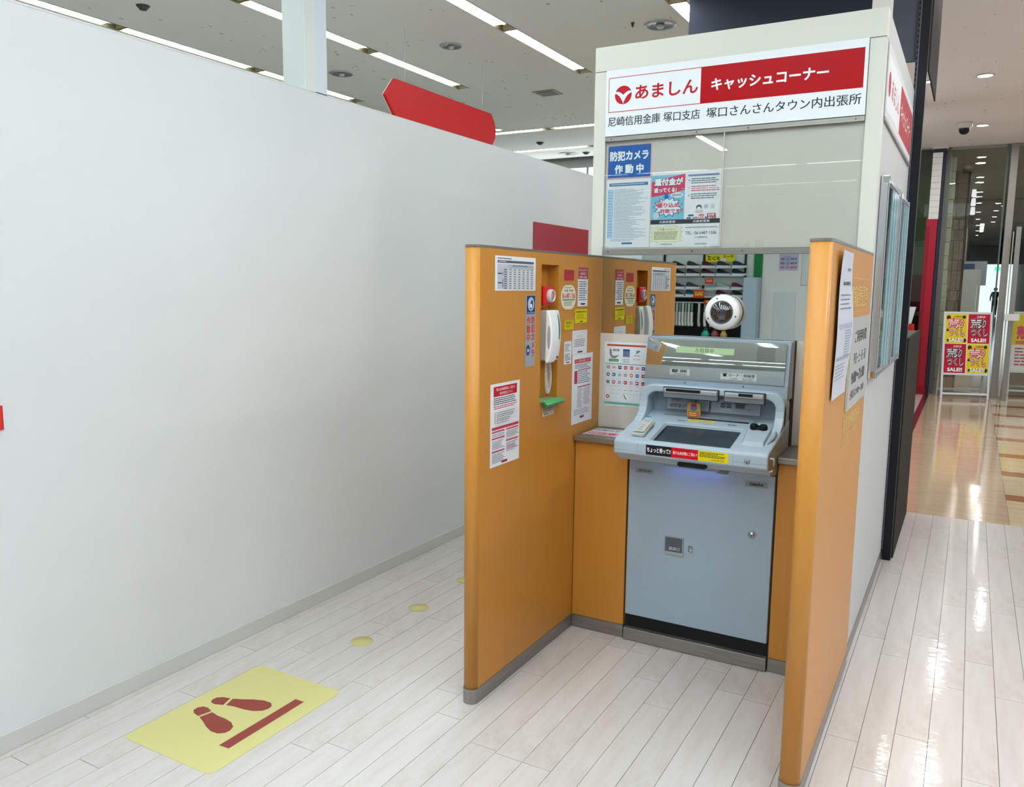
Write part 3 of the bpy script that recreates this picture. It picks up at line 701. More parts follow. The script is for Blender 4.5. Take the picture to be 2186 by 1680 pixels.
# front warning sticker
s = Sheet('warning_sticker', None, None, (.385, -.1722, .852), X, Z, .322, .039, '#15131c', thick=.0003, parent=A)
s.rect(.32, 0, .645, 1, '#cf1626', 1); s.rect(.645, 0, 1, 1, '#e2d21c', 1)
s.text(.015, .26, .31, .78, 'ちょっと待って!!', '#f0eef2', 2, bold=.03)
s.text(.34, .33, .635, .66, '振り込め詐欺にご用心 !!', '#f3e3e6', 2, bold=.02); s.lines(.36, .74, .6, .86, 1, '#8d1620', 2); s.lines(.66, .36, .97, .9, 4, '#3a3410', 2, fill=.5); s.text(.80, .1, .95, .26, '尼崎信用金庫', '#3a3410', 2); s.done()
s = Sheet('maker_badge', None, None, (.284, -.0024, .735), X, Z, .074, .021, '#8e98a2', thick=.0003, parent=A); s.text(.15, .3, .85, .7, 'HITACHI', '#20262c', 2, bold=.02); s.done()
s = Sheet('model_badge', None, None, (.735, -.0024, .735), X, Z, .084, .024, '#8e98a2', thick=.0003, parent=A); s.text(.2, .3, .8, .8, 'Leadus', '#1b2026', 2, bold=.03, skew=.3); s.poly([(.2, .3), (.35, .18), (.75, .2), (.5, .24), (.36, .24)], '#1b2026', 2); s.done()
# return slot and locks on the door
def dz(u, v): return u, v
MB().box(.417, .500, -.0055, -.0015, .405, .486).build('return_frame', mat('#9aa3a6', .4), A, bevel=.003)
MB().box(.422, .494, -.0062, -.005, .421, .481).build('return_flap', mat('#535c64', .35), A, bevel=.001)
s = Sheet('return_print', None, None, (.438, -.0064, .428), X, Z, .046, .014, '#535c64', thick=.0001, parent=A); s.text(0, 0, 1, 1, '返却口', '#d8dcdf', 2, bold=.01); s.done()
MB().box(.518, .537, -.0035, -.0015, .432, .458).build('catch', mat('#7d868c', .4), A, bevel=.001)
MB().lathe((.530, -.0035, .438), (0, -1, 0), [(.007, 0), (.007, .002), (0, .002)], 16).build('catch_lock', mat('#aab2b6', .3, .5), A)
MB().lathe((.770, -.002, .546), (0, -1, 0), [(.0145, 0), (.0145, .003), (.011, .005), (.011, .008), (0, .009)], 24).build('door_lock', CHROME, A)
MB().lathe((.770, -.011, .543), (0, -1, 0), [(.003, 0), (.003, .001), (0, .001)], 12).build('key_hole', BLACK, A)
# little acrylic tag standing on the console
t = thing('clip_on_tag', 'small clear acrylic tag with orange print standing behind the touch screen', 'tag', (.475, .125, ztop(.125)))
o_ = T(.455, .118, .002); tv = uvec((0, .12, 1))
MB().prism([(.456, ztop(.12)+.001), (.508, ztop(.12)+.001), (.513, ztop(.12)+.03), (.507, ztop(.12)+.055), (.482, ztop(.12)+.068), (.457, ztop(.12)+.055), (.451, ztop(.12)+.03)], 'y', .1195, .1215).build('plate', mat('#8d8455', .2), t)
s = Sheet('print', None, None, (.454, .1192, ztop(.12)+.004), X, Z, .056, .060, '#b59258', thick=.0002, parent=t, rc=.01)
s.rect(.12, .02, .88, .42, '#b9683e', 2); s.disc(.5, .66, .26, .20, '#5a6f9a', 2); s.rect(.3, .74, .7, .95, '#a2403a', 3); s.lines(.18, .08, .82, .36, 2, '#e8cf8a', 3); s.done()
# ================================================================== SECURITY CAMERA ON THE MIRROR
t = thing('dome_camera', 'white round security camera fixed to the mirror above the cash machine', 'camera', (.561, .25, 1.4))
c0 = Vector((.561, .2495, 1.4)); D = Vector((0, -1, 0))
MB().lathe(c0, D, [(0, 0), (.072, 0), (.072, .034), (.0, .034)], 40).build('body', mat('#d6d4d2', .35), t)
MB().lathe(c0, D, [(.0715, .035), (.0725, .037), (.0725, .052), (.067, .060), (.052, .066), (.048, .067), (.046, .062)], 48).build('front_ring', mat('#e6e6e8', .28), t)
MB().lathe(c0, D, [(.0465, .061)]+[(.0465*cos(radians(a)), .061+.030*sin(radians(a))) for a in range(8, 91, 8)]+[(0, .091)], 40).build('dome', mat('#1c1f24', .03, spec=.9, coat=1.), t)
for a in (110, 205, -15): MB().tube(c0+D*.060+Vector((.060*cos(radians(a)), 0, .060*sin(radians(a)))), c0+D*.0645+Vector((.060*cos(radians(a)), 0, .060*sin(radians(a)))), .0032, n=10).build('screw', mat('#4a4b4e', .3, .5), t)
MB().box(.548, .578, .20, .225, 1.470, 1.4745).build('top_catch', mat('#c9c9c9', .4), t)
# ================================================================== NOTICES ON THE LEFT PARTITION
def LPs(name, label, y0, y1, z0, z1, col=PAPER, cat='notice', **k):
    return Sheet(name, label, cat, (0.0003, y0, z0), Y, Z, y1-y0, z1-z0, col, **k)
s = LPs('rate_table', 'landscape fee table with dark heading bar, top left on the left partition', -.692, -.391, 1.482, 1.604)
s.lines(.05, .905, .38, .955, 1, INK, 2, rag=0); s.rect(.05, .80, .95, .875, '#5a6270', 1, r=.004); s.lines(.08, .82, .25, .86, 1, '#d5d8de', 2, rag=0)
s.rect(.05, .04, .30, .77, '#b9bec9', 1); s.rect(.30, .64, .95, .77, '#a9b2bc', 1); s.grid(.30, .04, .95, .64, 6, 9, '#a3abb8', .0012)
for i in range(6):
    for j in range(9):
        s.rect(.325+i*.1083, .04+j*.0667+.022, .385+i*.1083, .04+j*.0667+.046, '#5b6472', 3)
for j in range(9): s.rect(.20, .04+j*.0667+.02, .27, .04+j*.0667+.046, '#4a5260', 3)
s.rect(.06, .48, .15, .51, INK, 3); s.rect(.06, .21, .15, .24, INK, 3); s.rect(.165, .44, .175, .54, INK, 3); s.rect(.165, .1, .178, .33, INK, 3); s.lines(.4, .70, .92, .75, 1, '#5b6472', 2); s.done()
s = LPs('camera_sticker', 'tall silver security camera sticker with red vertical lettering', -.466, -.386, 1.196, 1.467, '#9b9fa5', cat='sticker', rc=.004)
s.rect(.1, .73, .93, .985, '#233a6e', 1, r=.004); s.disc(.52, .87, .32, .095, '#b9c6d6', 2); s.poly([(.40, .80), (.46, .88), (.60, .94), (.72, .90), (.70, .84), (.58, .80)], '#233a6e', 3)
s.disc(.52, .845, .1, .03, '#dfe6ee', 4); s.text(.16, .738, .88, .762, 'CAUTION', '#aebbd0', 3, bold=.02)
s.text(.55, .13, .93, .70, '防\n犯\nカ\nメ\nラ', '#c4452f', 2, bold=.03, ls=1.0); s.text(.10, .35, .48, .70, '作\n動\n中', '#c4452f', 2, bold=.03)
s.disc(.27, .23, .2, .075, '#2a4683', 2); s.text(.14, .205, .40, .25, '24h', '#e3e6ee', 3, bold=.02); s.done()
s = LPs('fraud_notice', 'A4 notice with a red title box and pink columns, lowest on the left partition', -.717, -.505, .853, 1.153)
s.rect(.1, .845, .9, .965, '#b52436', 1); s.text(.18, .91, .82, .945, '「振り込め詐欺救済法」に関する', '#f0e4e6', 2, bold=.01); s.text(.3, .862, .74, .895, '返金受付窓口について', '#f0e4e6', 2, bold=.01)
s.lines(.1, .74, .92, .835, 4, '#3c4354', 2, rag=.15); s.lines(.1, .69, .92, .735, 2, '#c04a5e', 2, rag=.15)
s.grid(.18, .50, .90, .67, 3, 3, '#a9b0bd', .0008); s.lines(.2, .51, .88, .66, 6, '#5a6272', 3, fill=.3, rag=.5); s.rect(.14, .52, .155, .66, '#5a6272', 2)
s.rect(.05, .445, .97, .48, '#c03a50', 1)
for x0, ys in ((.05, (.41, .33, .17)), (.53, (.41, .27))):
    for yy in ys: s.rect(x0, yy, x0+.43, yy+.023, '#bf5a78', 1)
for x0, a, b_ in ((.06, .36, .40), (.06, .21, .32), (.06, .04, .16), (.54, .31, .40), (.54, .14, .26)): s.lines(x0, a, x0+.42, b_, max(2, int((b_-a)/.018)), '#68718a', 2, fill=.4, rag=.3)
s.lines(.55, .17, .95, .21, 3, '#c07088', 3, fill=.4); s.rect(.38, .02, .58, .05, '#9c3448', 2); s.done()
s = LPs('red_label', 'small dark red blank label beside the phone recess', -.138, -.046, 1.524, 1.567, '#a8243a', cat='label', rc=.004); s.lines(.3, .7, .7, .8, 1, '#7f1b2c', 2); s.done()
s = LPs('round_sticker', 'round cream sticker with red telephone number right of the phone recess', -.168, -.024, 1.405, 1.505, '#e8dcb4', cat='sticker', rc=.0495)
s.disc(.5, .5, .44, .43, '#e9e6da', 1); s.lines(.3, .86, .7, .92, 1, '#5f7a68', 2, rag=0); s.text(.22, .72, .78, .82, '緊急連絡・受付時間', '#3d5a50', 3, bold=.01)
s.text(.07, .45, .93, .67, '06-6487-1506', '#c2352f', 3, bold=.02); s.rect(.1, .37, .9, .42, '#4f8f78', 2); s.lines(.2, .14, .8, .34, 4, '#4e6a62', 3, fill=.4); s.done()
s = LPs('usage_notice', 'narrow white notice with dark red heading, top right on the left partition', -.006, .094, 1.416, 1.580)
s.rect(0, .70, 1, 1, '#a34355', 1); s.text(.1, .90, .9, .96, 'キャッシュコーナー', '#efdfe2', 2, bold=.01); s.text(.2, .81, .8, .87, 'ご利用に際して', '#efdfe2', 2, bold=.02); s.text(.1, .725, .9, .78, 'お客様へのお願い', '#efdfe2', 2, bold=.02)
s.lines(.1, .14, .92, .66, 9, '#55607a', 2, fill=.4, rag=.25); s.rect(.3, .04, .75, .08, INK, 2); s.done()
s = LPs('yellow_notice', 'bright yellow notice under the narrow red-headed notice', -.027, .093, 1.346, 1.403, '#dcd000', cat='notice'); s.text(.06, .74, .94, .9, '緊急時連絡のお知らせ', '#5a5408', 2, bold=.02); s.lines(.08, .25, .92, .68, 4, '#7d760c', 2, fill=.35); s.rect(.4, .06, .62, .14, '#4d4805', 2); s.done()
s = LPs('yellow_notice', 'smaller darker yellow notice below the round sticker', -.134, -.044, 1.322, 1.361, '#c8b400', cat='notice', thick=.002); s.text(.2, .62, .78, .85, '電話番号', '#7d6d0a', 2, bold=.01); s.lines(.2, .2, .7, .5, 3, '#85750c', 2, fill=.4); s.done()
s = LPs('wavy_notice', 'white caution notice with jagged burst border', -.050, .099, 1.213, 1.314)
N_ = 40; zz_ = []
for i in range(N_):
    a = 2*pi*i/N_; k = 1.0 if i % 2 else .86; zz_.append((.5+.47*k*max(-1, min(1, 1.25*cos(a))), .55+.40*k*max(-1, min(1, 1.25*sin(a)))))
s.poly(zz_, '#9aa0a8', 1); s.poly([((x-.5)*.985+.5, (y-.55)*.975+.55) for x, y in zz_], PAPER, 2)
s.text(.25, .70, .75, .80, 'ご注意ください!', '#b96a62', 3); s.lines(.14, .30, .86, .65, 5, '#5b6472', 3, fill=.4, rag=.1); s.rect(.35, .06, .68, .12, INK, 3); s.done()
s = LPs('small_notice', 'small white notice between the phone recess and the burst notice', -.128, -.057, 1.178, 1.273, rc=.003); s.lines(.1, .56, .9, .9, 6, '#4f5a72', 2, fill=.4, rag=.5); s.lines(.1, .16, .9, .46, 5, '#4f5a72', 2, fill=.45, rag=.6); s.rect(.25, .06, .75, .10, INK, 2); s.done()
s = LPs('dense_notice', 'A4 notice with pink title bar and dense table, just above the left counter', -.045, .166, .912, 1.212)
s.rect(.1, .87, .9, .93, '#c4485c', 1); s.text(.16, .882, .84, .918, 'カード規定の改定について', '#ecc0c8', 2, bold=.01); s.lines(.1, .79, .9, .86, 4, '#59617a', 2, rag=.3)
s.rect(.26, .765, .9, .778, '#a3506a', 1); s.rect(.1, .58, .25, .765, '#b53a50', 1); s.lines(.28, .57, .9, .76, 7, '#6a7286', 2, fill=.4, rag=.3); s.rect(.26, .52, .9, .535, '#a3506a', 1)
s.lines(.26, .22, .52, .51, 14, '#7a8296', 2, fill=.35); s.lines(.55, .25, .92, .51, 14, '#8a7a90', 2, fill=.35); s.lines(.1, .12, .9, .21, 4, '#7a8296', 2, fill=.35); s.rect(.4, .065, .6, .10, '#8d3a4c', 2); s.done()
s = LPs('tray_label', 'white strip label under the green tray', -.318, -.20, 1.006, 1.019, '#cfcdc6', cat='label'); s.text(.04, .2, .96, .85, '警備会社直通電話です', '#2f5a40', 2, bold=.02); s.done()
s = LPs('tray_label', 'lower white strip label beneath the first strip under the green tray', -.312, -.215, .985, 1.000, '#cfcdc6', cat='label'); s.text(.08, .2, .92, .85, '係員 呼出 ください', '#40444a', 2, bold=.01); s.done()
s = Sheet('card_brand_chart', 'upright chart of bank card brands on the cream panel left of the cash machine', 'notice', (.0225, .2505, .967), X, Z, .207, .288, '#dfe5ea', rc=.008)
s.rect(.05, .935, .95, .965, '#c85a35', 1, r=.003); s.lines(.15, .943, .85, .957, 1, '#8f3c22', 2, rag=0)
s.path = None
s.poly([(.12, .90), (.16, .88), (.17, .80), (.24, .77), (.30, .80), (.27, .75), (.18, .745), (.12, .80)], '#7b8790', 1); s.disc(.23, .875, .045, .02, '#8f9aa3', 1); s.disc(.31, .875, .045, .02, '#8f9aa3', 1); s.poly([(.20, .78), (.34, .80), (.28, .76)], '#a8843a', 2); s.rect(.11, .695, .33, .735, '#1f7a58', 1, r=.002); s.lines(.13, .705, .31, .725, 1, '#cfe3da', 2, rag=0)
s.rect(.43, .775, .585, .895, '#6c7796', 1); s.rect(.43, .865, .585, .895, '#3d4f8a', 2); s.lines(.42, .68, .58, .75, 4, '#9aa3ad', 2, rag=0)
s.text(.72, .83, .82, .88, 'JP', '#2f6b5a', 2, bold=.04); s.lines(.68, .79, .83, .81, 1, '#6c757d', 2, rag=0); s.lines(.66, .73, .84, .76, 2, '#aab2b9', 2)
s.rect(.02, .655, .98, .668, '#7fa79c', 1); s.rect(0.02, .06, .03, .66, '#8fb8ac', 1); s.rect(.97, .06, .98, .66, '#8fb8ac', 1); s.rect(.01, .02, .99, .06, '#7cbfae', 1); s.grid(.03, .075, .97, .655, 7, 5, '#b4c0c6', .0007)
icons = [['#8d8f9c', '#c4602e', '#3a3f66', '#b8404c', '#cf4a58', '#c9454a', '#4a3a7c'], ['#4a4377', '#2c6f86', '#aeb6bc', '#b9a0a4', '#cf6450', '#2f62a4', '#8f3f45'], ['#7c848c', '#cf5b40', '#a9b0b8', '#b5333a', '#c9a5a8', '#a84d7c', '#8f2a30'], [None, '#b0b5ba', '#b0b5ba', '#8f8890', '#c05560', '#9fa6ad', '#c9a9ab'], ['#c04a5c', None, None, None, None, None, None]]
lt = [['VISA', 'M', 'JCB', '信', 'DC', 'N', 'A'], ['UC', 'D', '', '', 'O', 'UFJ', 'V'], ['', '', '', 'K', '', 'P', 'L'], ['']*7, ['']*7]
for j, row in enumerate(icons):
    for i, c in enumerate(row):
        if not c: continue
        cx_ = .03+.94*(i+.5)/7; cy_ = .655-.58*(j+.42)/5; hw_, hh_ = .038, .026
        if j in (3,): s.lines(cx_-.04, cy_-.012, cx_+.04, cy_+.004, 1, c, 2, rag=0)
        elif (i, j) in ((0, 1), (1, 2), (4, 1), (0, 4)): s.disc(cx_, cy_, .04, .03, c, 2); s.disc(cx_, cy_, .02, .015, '#e3d9dc', 3)
        else: s.rect(cx_-hw_, cy_-hh_*(.6 if i in (1, 5) and j == 0 else 1), cx_+hw_, cy_+hh_*(.6 if i in (1, 5) and j == 0 else 1), c, 2, r=.0015)
        if lt[j][i] and (i, j) != (0, 1): s.text(cx_-hw_*.7, cy_-hh_*.4, cx_+hw_*.7, cy_+hh_*.4, lt[j][i], '#e9e4e6', 4, bold=.03)
        s.lines(cx_-.04, cy_-.062, cx_+.04, cy_-.05, 1, '#b3bac2', 2, rag=.2)
s.poly([(.46, .19), (.50, .175), (.53, .13), (.57, .105), (.50, .12)], '#8b8790', 4); s.poly([(.47, .205), (.54, .18), (.59, .10), (.53, .13), (.51, .17)], '#f3f5f7', 5); s.lines(.12, .03, .86, .05, 2, '#3f7d70', 2); s.done()
s = Sheet('counter_flyer', 'pink and white flyer lying on the steel counter left of the cash machine', 'flyer', (.02, .03, .8656), X, Y, .2, .17, '#d9cfd4', thick=.0006)
s.rect(.03, .5, .97, .94, '#cfd6dd', 1); s.text(.06, .62, .94, .88, 'お知らせです', '#4b4f5e', 2, bold=.02); s.rect(.03, .12, .75, .46, '#e0a9b8', 1); s.text(.06, .18, .7, .42, 'ご注意', '#c23a58', 2, bold=.03); s.rect(.78, .1, .97, .46, '#a9cfd0', 1); s.lines(.05, .02, .9, .1, 2, '#4b4f5e', 2); s.done()
# ---- wall phone, alarm button, cord, tray in the recess
t = thing('wall_phone', 'white wall telephone handset in the recess of the left partition', 'telephone', (-.02, -.265, 1.3))
def phone_prof(dx0, dx1, z0, z1, bulge, n=12):
    f = [(dx1+bulge*(1-((i/n)*2-1)**2), z0+(z1-z0)*i/n) for i in range(n+1)]
    return [(dx0, z0)]+f+[(dx0, z1)]
MB().prism(phone_prof(-.047, .010, 1.205, 1.405, .012), 'y', -.285, -.200).build('base_unit', mat('#e4e6e8', .3), t, bevel=.005)
hs = MB().prism([(p[0], p[1]) for p in phone_prof(.012, .026, 1.200, 1.407, .018)], 'y', -.326, -.262).build('handset', mat('#eceef0', .28), t, bevel=.008, seg=3)
MB().prism(phone_prof(.010, .0115, 1.245, 1.395, .0125), 'y', -.222, -.214).build('teal_stripe', mat('#2e8088', .3), t)
MB().prism([(.030+.0065*cos(2*pi*i/16), 1.302+.046*sin(2*pi*i/16)) for i in range(16)], 'y', -.3272, -.322).build('grip_hollow', mat('#a9a9ad', .5), t)
MB().box(.004, .014, -.222, -.210, 1.212, 1.222).build('latch_mark', mat('#2e5660', .3), t)
pts = []
def coil(p0, p1, p2, turns, r):
    out = []
    n = turns*8
    for i in range(n+1):
        u = i/n; c = (1-u)**2*Vector(p0)+2*u*(1-u)*Vector(p1)+u*u*Vector(p2)
        out.append(c+Vector((r*cos(i*pi/4), r*sin(i*pi/4), 0)))
    return out
ca = coil((.0, -.283, 1.20), (.006, -.300, 1.12), (.0, -.272, 1.075), 26, .0062); cb_ = coil((.0, -.272, 1.075), (.0, -.235, 1.11), (-.004, -.252, 1.20), 26, .0062)
MB().path(ca+cb_, .0014, 5).build('coiled_cord', mat('#dcdad8', .4), t)
t = thing('alarm_button', 'red emergency button box with clear round cover in the partition recess', 'button', (-.02, -.28, 1.46))
MB().box(-.046, .002, -.318, -.228, 1.425, 1.500).build('box', mat('#cf1d1e', .35), t, bevel=.006)
MB().lathe((.002, -.270, 1.462), (1, 0, 0), [(.026, 0), (.026, .012), (.022, .016), (.019, .016), (.018, .010)], 28).build('ring', mat('#cfc3c6', .15), t)
MB().lathe((.002, -.270, 1.462), (1, 0, 0), [(.018, .004), (.018, .008), (.010, .012), (0, .013)], 24).build('push_button', mat('#d8a79f', .25), t)
t = thing('green_tray', 'translucent green receipt tray at the foot of the phone recess', 'tray', (0, -.26, 1.03)); GR = mat('#0d9a45', .2, spec=.7)
MB().box(-.046, -.043, -.336, -.25, 1.048, 1.085).build('back_wall', GR, t); MB().box(-.043, .012, -.336, -.189, 1.0455, 1.049).build('floor_plate', mat('#7fd3a0', .2), t)
MB().prism([(.010, 1.046), (.030, 1.028), (.036, 1.036), (.030, 1.044), (.014, 1.055)], 'y', -.338, -.180).build('front_lip', GR, t, bevel=.003)
# ================================================================== POSTERS BEHIND THE CLEAR DOORS
def KP(name, label, x0, x1, z0, z1, col=PAPER, **k): return Sheet(name, label, 'poster', (x0, .2616, z0), X, Z, x1-x0, z1-z0, col, **k)
s = KP('camera_poster', 'blue security camera poster with white lettering, upper left in the kiosk display', .008, .212, 1.970, 2.111, '#dca9bf', rc=.004)
s.rect(.02, .025, .98, .985, '#1d5fae', 1, r=.003); s.text(.06, .53, .93, .83, '防犯カメラ', '#eef2f7', 2, bold=.045); s.text(.17, .14, .83, .42, '作 動 中', '#eef2f7', 2, bold=.045); s.done()
s = KP('info_sheet', 'pale A4 text sheet with blue heading below the blue camera poster', .008, .211, 1.672, 1.965)
s.rect(.06, .905, .94, .95, '#4a6ea8', 1); s.lines(.1, .918, .88, .94, 1, '#dfe6f0', 2, rag=0); s.rect(.03, .14, .16, .86, '#a9c8e4', 1); s.lines(.18, .14, .96, .86, 42, '#8fa1b8', 2, fill=.4, rag=.55); s.lines(.04, .16, .15, .84, 16, '#6f93bd', 2, fill=.2, rag=.1)
s.lines(.12, .09, .7, .13, 2, '#8fa1b8', 2); s.rect(.38, .05, .62, .075, '#2d5ea0', 2); s.done()
s = KP('fraud_poster', 'double poster with pink and blue comic panel and white text panel, in the kiosk display', .216, .517, 1.671, 1.984)
s.rect(0, .37, .49, .965, '#7fbfd8', 1); s.rect(0, .31, 1, .37, '#31333d', 1); s.text(.13, .322, .37, .358, '兵庫県警察', '#e0e3e8', 2, bold=.02); s.text(.62, .322, .86, .358, '兵庫県警察', '#e0e3e8', 2, bold=.02)
s.poly([(0, .68), (0, .88), (.30, .94), (.49, .97), (.49, .76), (.25, .71)], '#d6416c', 2); s.text(.04, .825, .46, .925, '還付金が', '#e9f2f6', 5, bold=.05, skew=.02); s.text(.035, .820, .455, .930, '還付金が', '#3a3240', 4, bold=.09, skew=.02)
s.text(.04, .735, .37, .80, '返ってくる!', '#eef4f6', 5, bold=.04); s.text(.035, .73, .375, .805, '返ってくる!', '#3a3240', 4, bold=.08)
for cx_, cy_, R, c, lyr, n_, kk in ((.25, .54, .23, '#2f6fa0', 2, 26, .72), (.25, .54, .205, '#dbeaf3', 3, 26, .72)):
    s.poly([(cx_+R*(1 if i % 2 else kk)*cos(2*pi*i/n_), cy_+R*.62*(1 if i % 2 else kk)*sin(2*pi*i/n_)) for i in range(n_)], c, lyr)
s.disc(.38, .695, .09, .035, '#e6ebee', 4); s.lines(.31, .675, .45, .715, 2, '#3c4450', 5, rag=0); s.poly([(.2, .72), (.25, .72), (.25, .68), (.28, .68), (.225, .645), (.17, .68), (.2, .68)], '#1f62b0', 4)
s.text(.06, .60, .18, .635, 'それは', '#d05070', 5, bold=.02); s.text(.09, .53, .42, .595, '振り込め', '#e0506a', 5, bold=.04); s.text(.14, .455, .47, .515, '詐欺です!!', '#e0506a', 5, bold=.035); s.disc(.08, .43, .045, .05, '#c6d3dd', 5)
s.rect(.53, .93, .97, .955, '#7a86ae', 2, r=.002)
for k, yy in enumerate((.83, .73, .63)): s.rect(.54, yy+.04, .56, yy+.06, '#aaaabb', 2); s.lines(.58, yy, .98, yy+.08, 3, ('#59606e', '#c0587a')[k % 2], 3, fill=.4, rag=.2)
s.disc(.70, .52, .04, .035, '#4a4a55', 2); s.disc(.70, .505, .028, .026, '#e8dfe2', 3); s.rect(.65, .445, .76, .485, '#c3c4d4', 2); s.disc(.80, .53, .03, .028, '#b9c2cc', 2); s.rect(.87, .50, .92, .56, '#c4c8cf', 2)
s.rect(.55, .405, .63, .43, '#2f6a7a', 3, r=.003); s.rect(.70, .405, .78, .43, '#d57a66', 3, r=.003); s.rect(.82, .395, .94, .44, '#b8404c', 3, r=.003); s.text(.835, .402, .925, .434, '詐欺', '#eedde0', 4, bold=.03)
s.text(.62, .372, .77, .398, '#9110', '#c24a5c', 3, bold=.03); s.text(.86, .372, .95, .398, '188', '#c24a5c', 3, bold=.03); s.rect(.53, .375, .59, .395, '#3f5f9a', 3); s.rect(.79, .375, .84, .395, '#3f5f9a', 3)
for R, c, ly_ in ((1.0, '#8f9678', 2), (.975, '#e2e4c4', 3)):
    s.poly([(.24+.235*R*(1 if i % 2 else .86)*max(-1, min(1, 1.3*cos(2*pi*i/28))), .175+.115*R*(1 if i % 2 else .82)*max(-1, min(1, 1.3*sin(2*pi*i/28)))) for i in range(28)], c, ly_)
s.text(.11, .225, .37, .255, 'ご注意ください!', '#6a6a58', 4, bold=.01); s.lines(.06, .10, .42, .215, 6, '#5c5f52', 4, fill=.4, rag=.1); s.text(.16, .03, .33, .05, '尼崎信用金庫', '#4a4e58', 3); s.text(.66, .03, .83, .05, '尼崎信用金庫', '#4a4e58', 3)
s.lines(.52, .25, .97, .27, 1, '#6b7080', 3, rag=0); s.text(.52, .165, .96, .205, 'TEL : 06-6487-1506', '#3a3d46', 3, bold=.01); s.text(.66, .115, .84, .14, '※24時間対応', '#4a4e58', 3); s.done()
# ================================================================== RIGHT PARTITION, OUTER FACE
RX = 1.1174
s = Sheet('hours_plate', 'silver acrylic opening hours plate with yellow edge on the right partition', 'sign', (RX, -.343, 1.105), Y, Z, .493, .302, '#c2c8ca', thick=.006, rough=.2)
s.rect(-.002, 0, .012, 1, '#e2c24e', 1); s.text(.20, .72, .86, .86, 'ご利用時間', '#33383d', 2, bold=.02); s.text(.20, .48, .88, .61, '平日・土・日・祝', '#33383d', 2, bold=.02)
s.text(.14, .27, .88, .40, '9:00～21:00', '#33383d', 2, bold=.03); s.text(.10, .10, .88, .20, '土曜日は 9:00～19:00', '#4a4f55', 2, bold=.01); s.done()
def RL(label, z0, z1, y0, y1, rowsx):
    s = Sheet('raised_lettering', label, 'lettering', (RX-.0008, y0, z0), Y, Z, y1-y0, z1-z0, '#d8ac5c', thick=.0006, matr=WOOD)
    s.rect(0, .985, 1, 1.0, '#e0b868', 1); s.rect(0, 0, 1, .015, '#e0b868', 1)
    for (a, b_, c_, d_, tx, bo) in rowsx: s.text(a, b_, c_, d_, tx, '#dcbc74', 2, bold=bo)
    s.done()
RL('cream lettering between two rules above the opening hours plate', 1.426, 1.5375, -.34, .102, [(.0, .14, .96, .78, '警報装置設置店', .02)])
RL('cream lettering between two rules below the opening hours plate', .9805, 1.092, -.36, .103, [(.02, .45, .94, .92, '防犯警備実施中', .015), (.2, .12, .85, .38, '防犯カメラ作動中', .0)])
s = Sheet('curled_paper', 'curled white paper notice taped to the outer face of the right partition', 'notice', (RX, -.69, 1.18), Y, Z, .285, .43, '#c2c3cd', thick=.0006,
          wave=lambda a, b: .004+.030*max(0, b-.55)**1.5*(1-a)+.006*(1-cos(b*7))*(.4+.6*a))
s.lines(.55, .86, .9, .90, 1, '#7c818c', 2); s.text(.25, .77, .85, .80, '休止のお知らせ', '#3c4048', 2, bold=.03); s.lines(.12, .60, .85, .72, 4, '#7c818c', 2, fill=.3); s.rect(.12, .475, .92, .51, '#a9a9b8', 2); s.lines(.5, .28, .92, .47, 10, '#8d93a0', 3, fill=.35); s.rect(.08, .26, .95, .285, '#9da0ab', 2); s.lines(.08, .12, .8, .24, 5, '#8d93a0', 2, fill=.3); s.done()
s = Sheet('inner_paper', 'thin white paper edge on the inner face of the right partition', 'notice', (1.0567, -.55, .86), -Y, Z, .21, .70, '#d3b9a8', thick=.0008); s.done()
# ================================================================== FLOOR MARKINGS
FM = '#cbc585'
s = Sheet('floor_mat_sticker', 'pale yellow queue sticker with two brown footprints and a line on the floor', 'floor sticker', (-.898, -1.579, .0), X, Y, .424, .601, FM, thick=.0006, rc=.03, rough=.4)
def fp_(px, py): return ((px+.898)/.424, (py+1.579)/.601)
BR_ = '#8e443b'
s.poly([fp_(-.582, -1.452), fp_(-.540, -1.449), fp_(-.542, -1.105), fp_(-.582, -1.105)], BR_, 2)
def foot(hx, hy, tx, ty, sg):
    d = Vector((tx-hx, ty-hy)); L = d.length; d.normalize(); n = Vector((-d.y, d.x))*sg
    def w_(t): return .030+.012*sin(pi*min(1, max(0, (t-.35)/.6)))
    heel = [(t, 0) for t in ()]
    P = lambda t, o: fp_(hx+d.x*t*L+n.x*o, hy+d.y*t*L+n.y*o)
    pts_ = [P(.24, -.026)]+[P(.11+.11*cos(radians(a)), .026*-sin(radians(a))) for a in range(60, 301, 20)][0:0]
    hp_ = [P(.255, -.024), P(.12, -.026), P(.03, -.018), P(0, 0), P(.03, .018), P(.12, .026), P(.255, .024)]
    s.poly(hp_, BR_, 2)
    fpts = [P(.30, -.023), P(.45, -.026), P(.62, -.036), P(.78, -.040), P(.92, -.032), P(.99, -.014), P(1.0, .006), P(.94, .026), P(.80, .036), P(.62, .034), P(.45, .027), P(.30, .023)]
    s.poly(fpts, BR_, 2)
foot(-.838, -1.262, -.618, -1.190, 1); foot(-.838, -1.325, -.622, -1.385, -1)
s.done()
for i, (cx_, cy_, lb) in enumerate(((-.692, -.604, 'nearest pale yellow floor dot past the footprint sticker'), (-.700, -.184, 'middle pale yellow floor dot on the way along the partition'), (-.705, .232, 'farthest pale yellow floor dot, half hidden by the left booth partition'))):
    m = MB(); m.lathe((cx_, cy_, .0002), Z, [(0, 0), (.047, 0), (.047, .0008), (0, .0008)], 32); o = m.build('floor_dot', mat(FM, .4), base=(cx_, cy_, 0)); tag(o, lb, 'floor sticker', 'yellow floor dots')
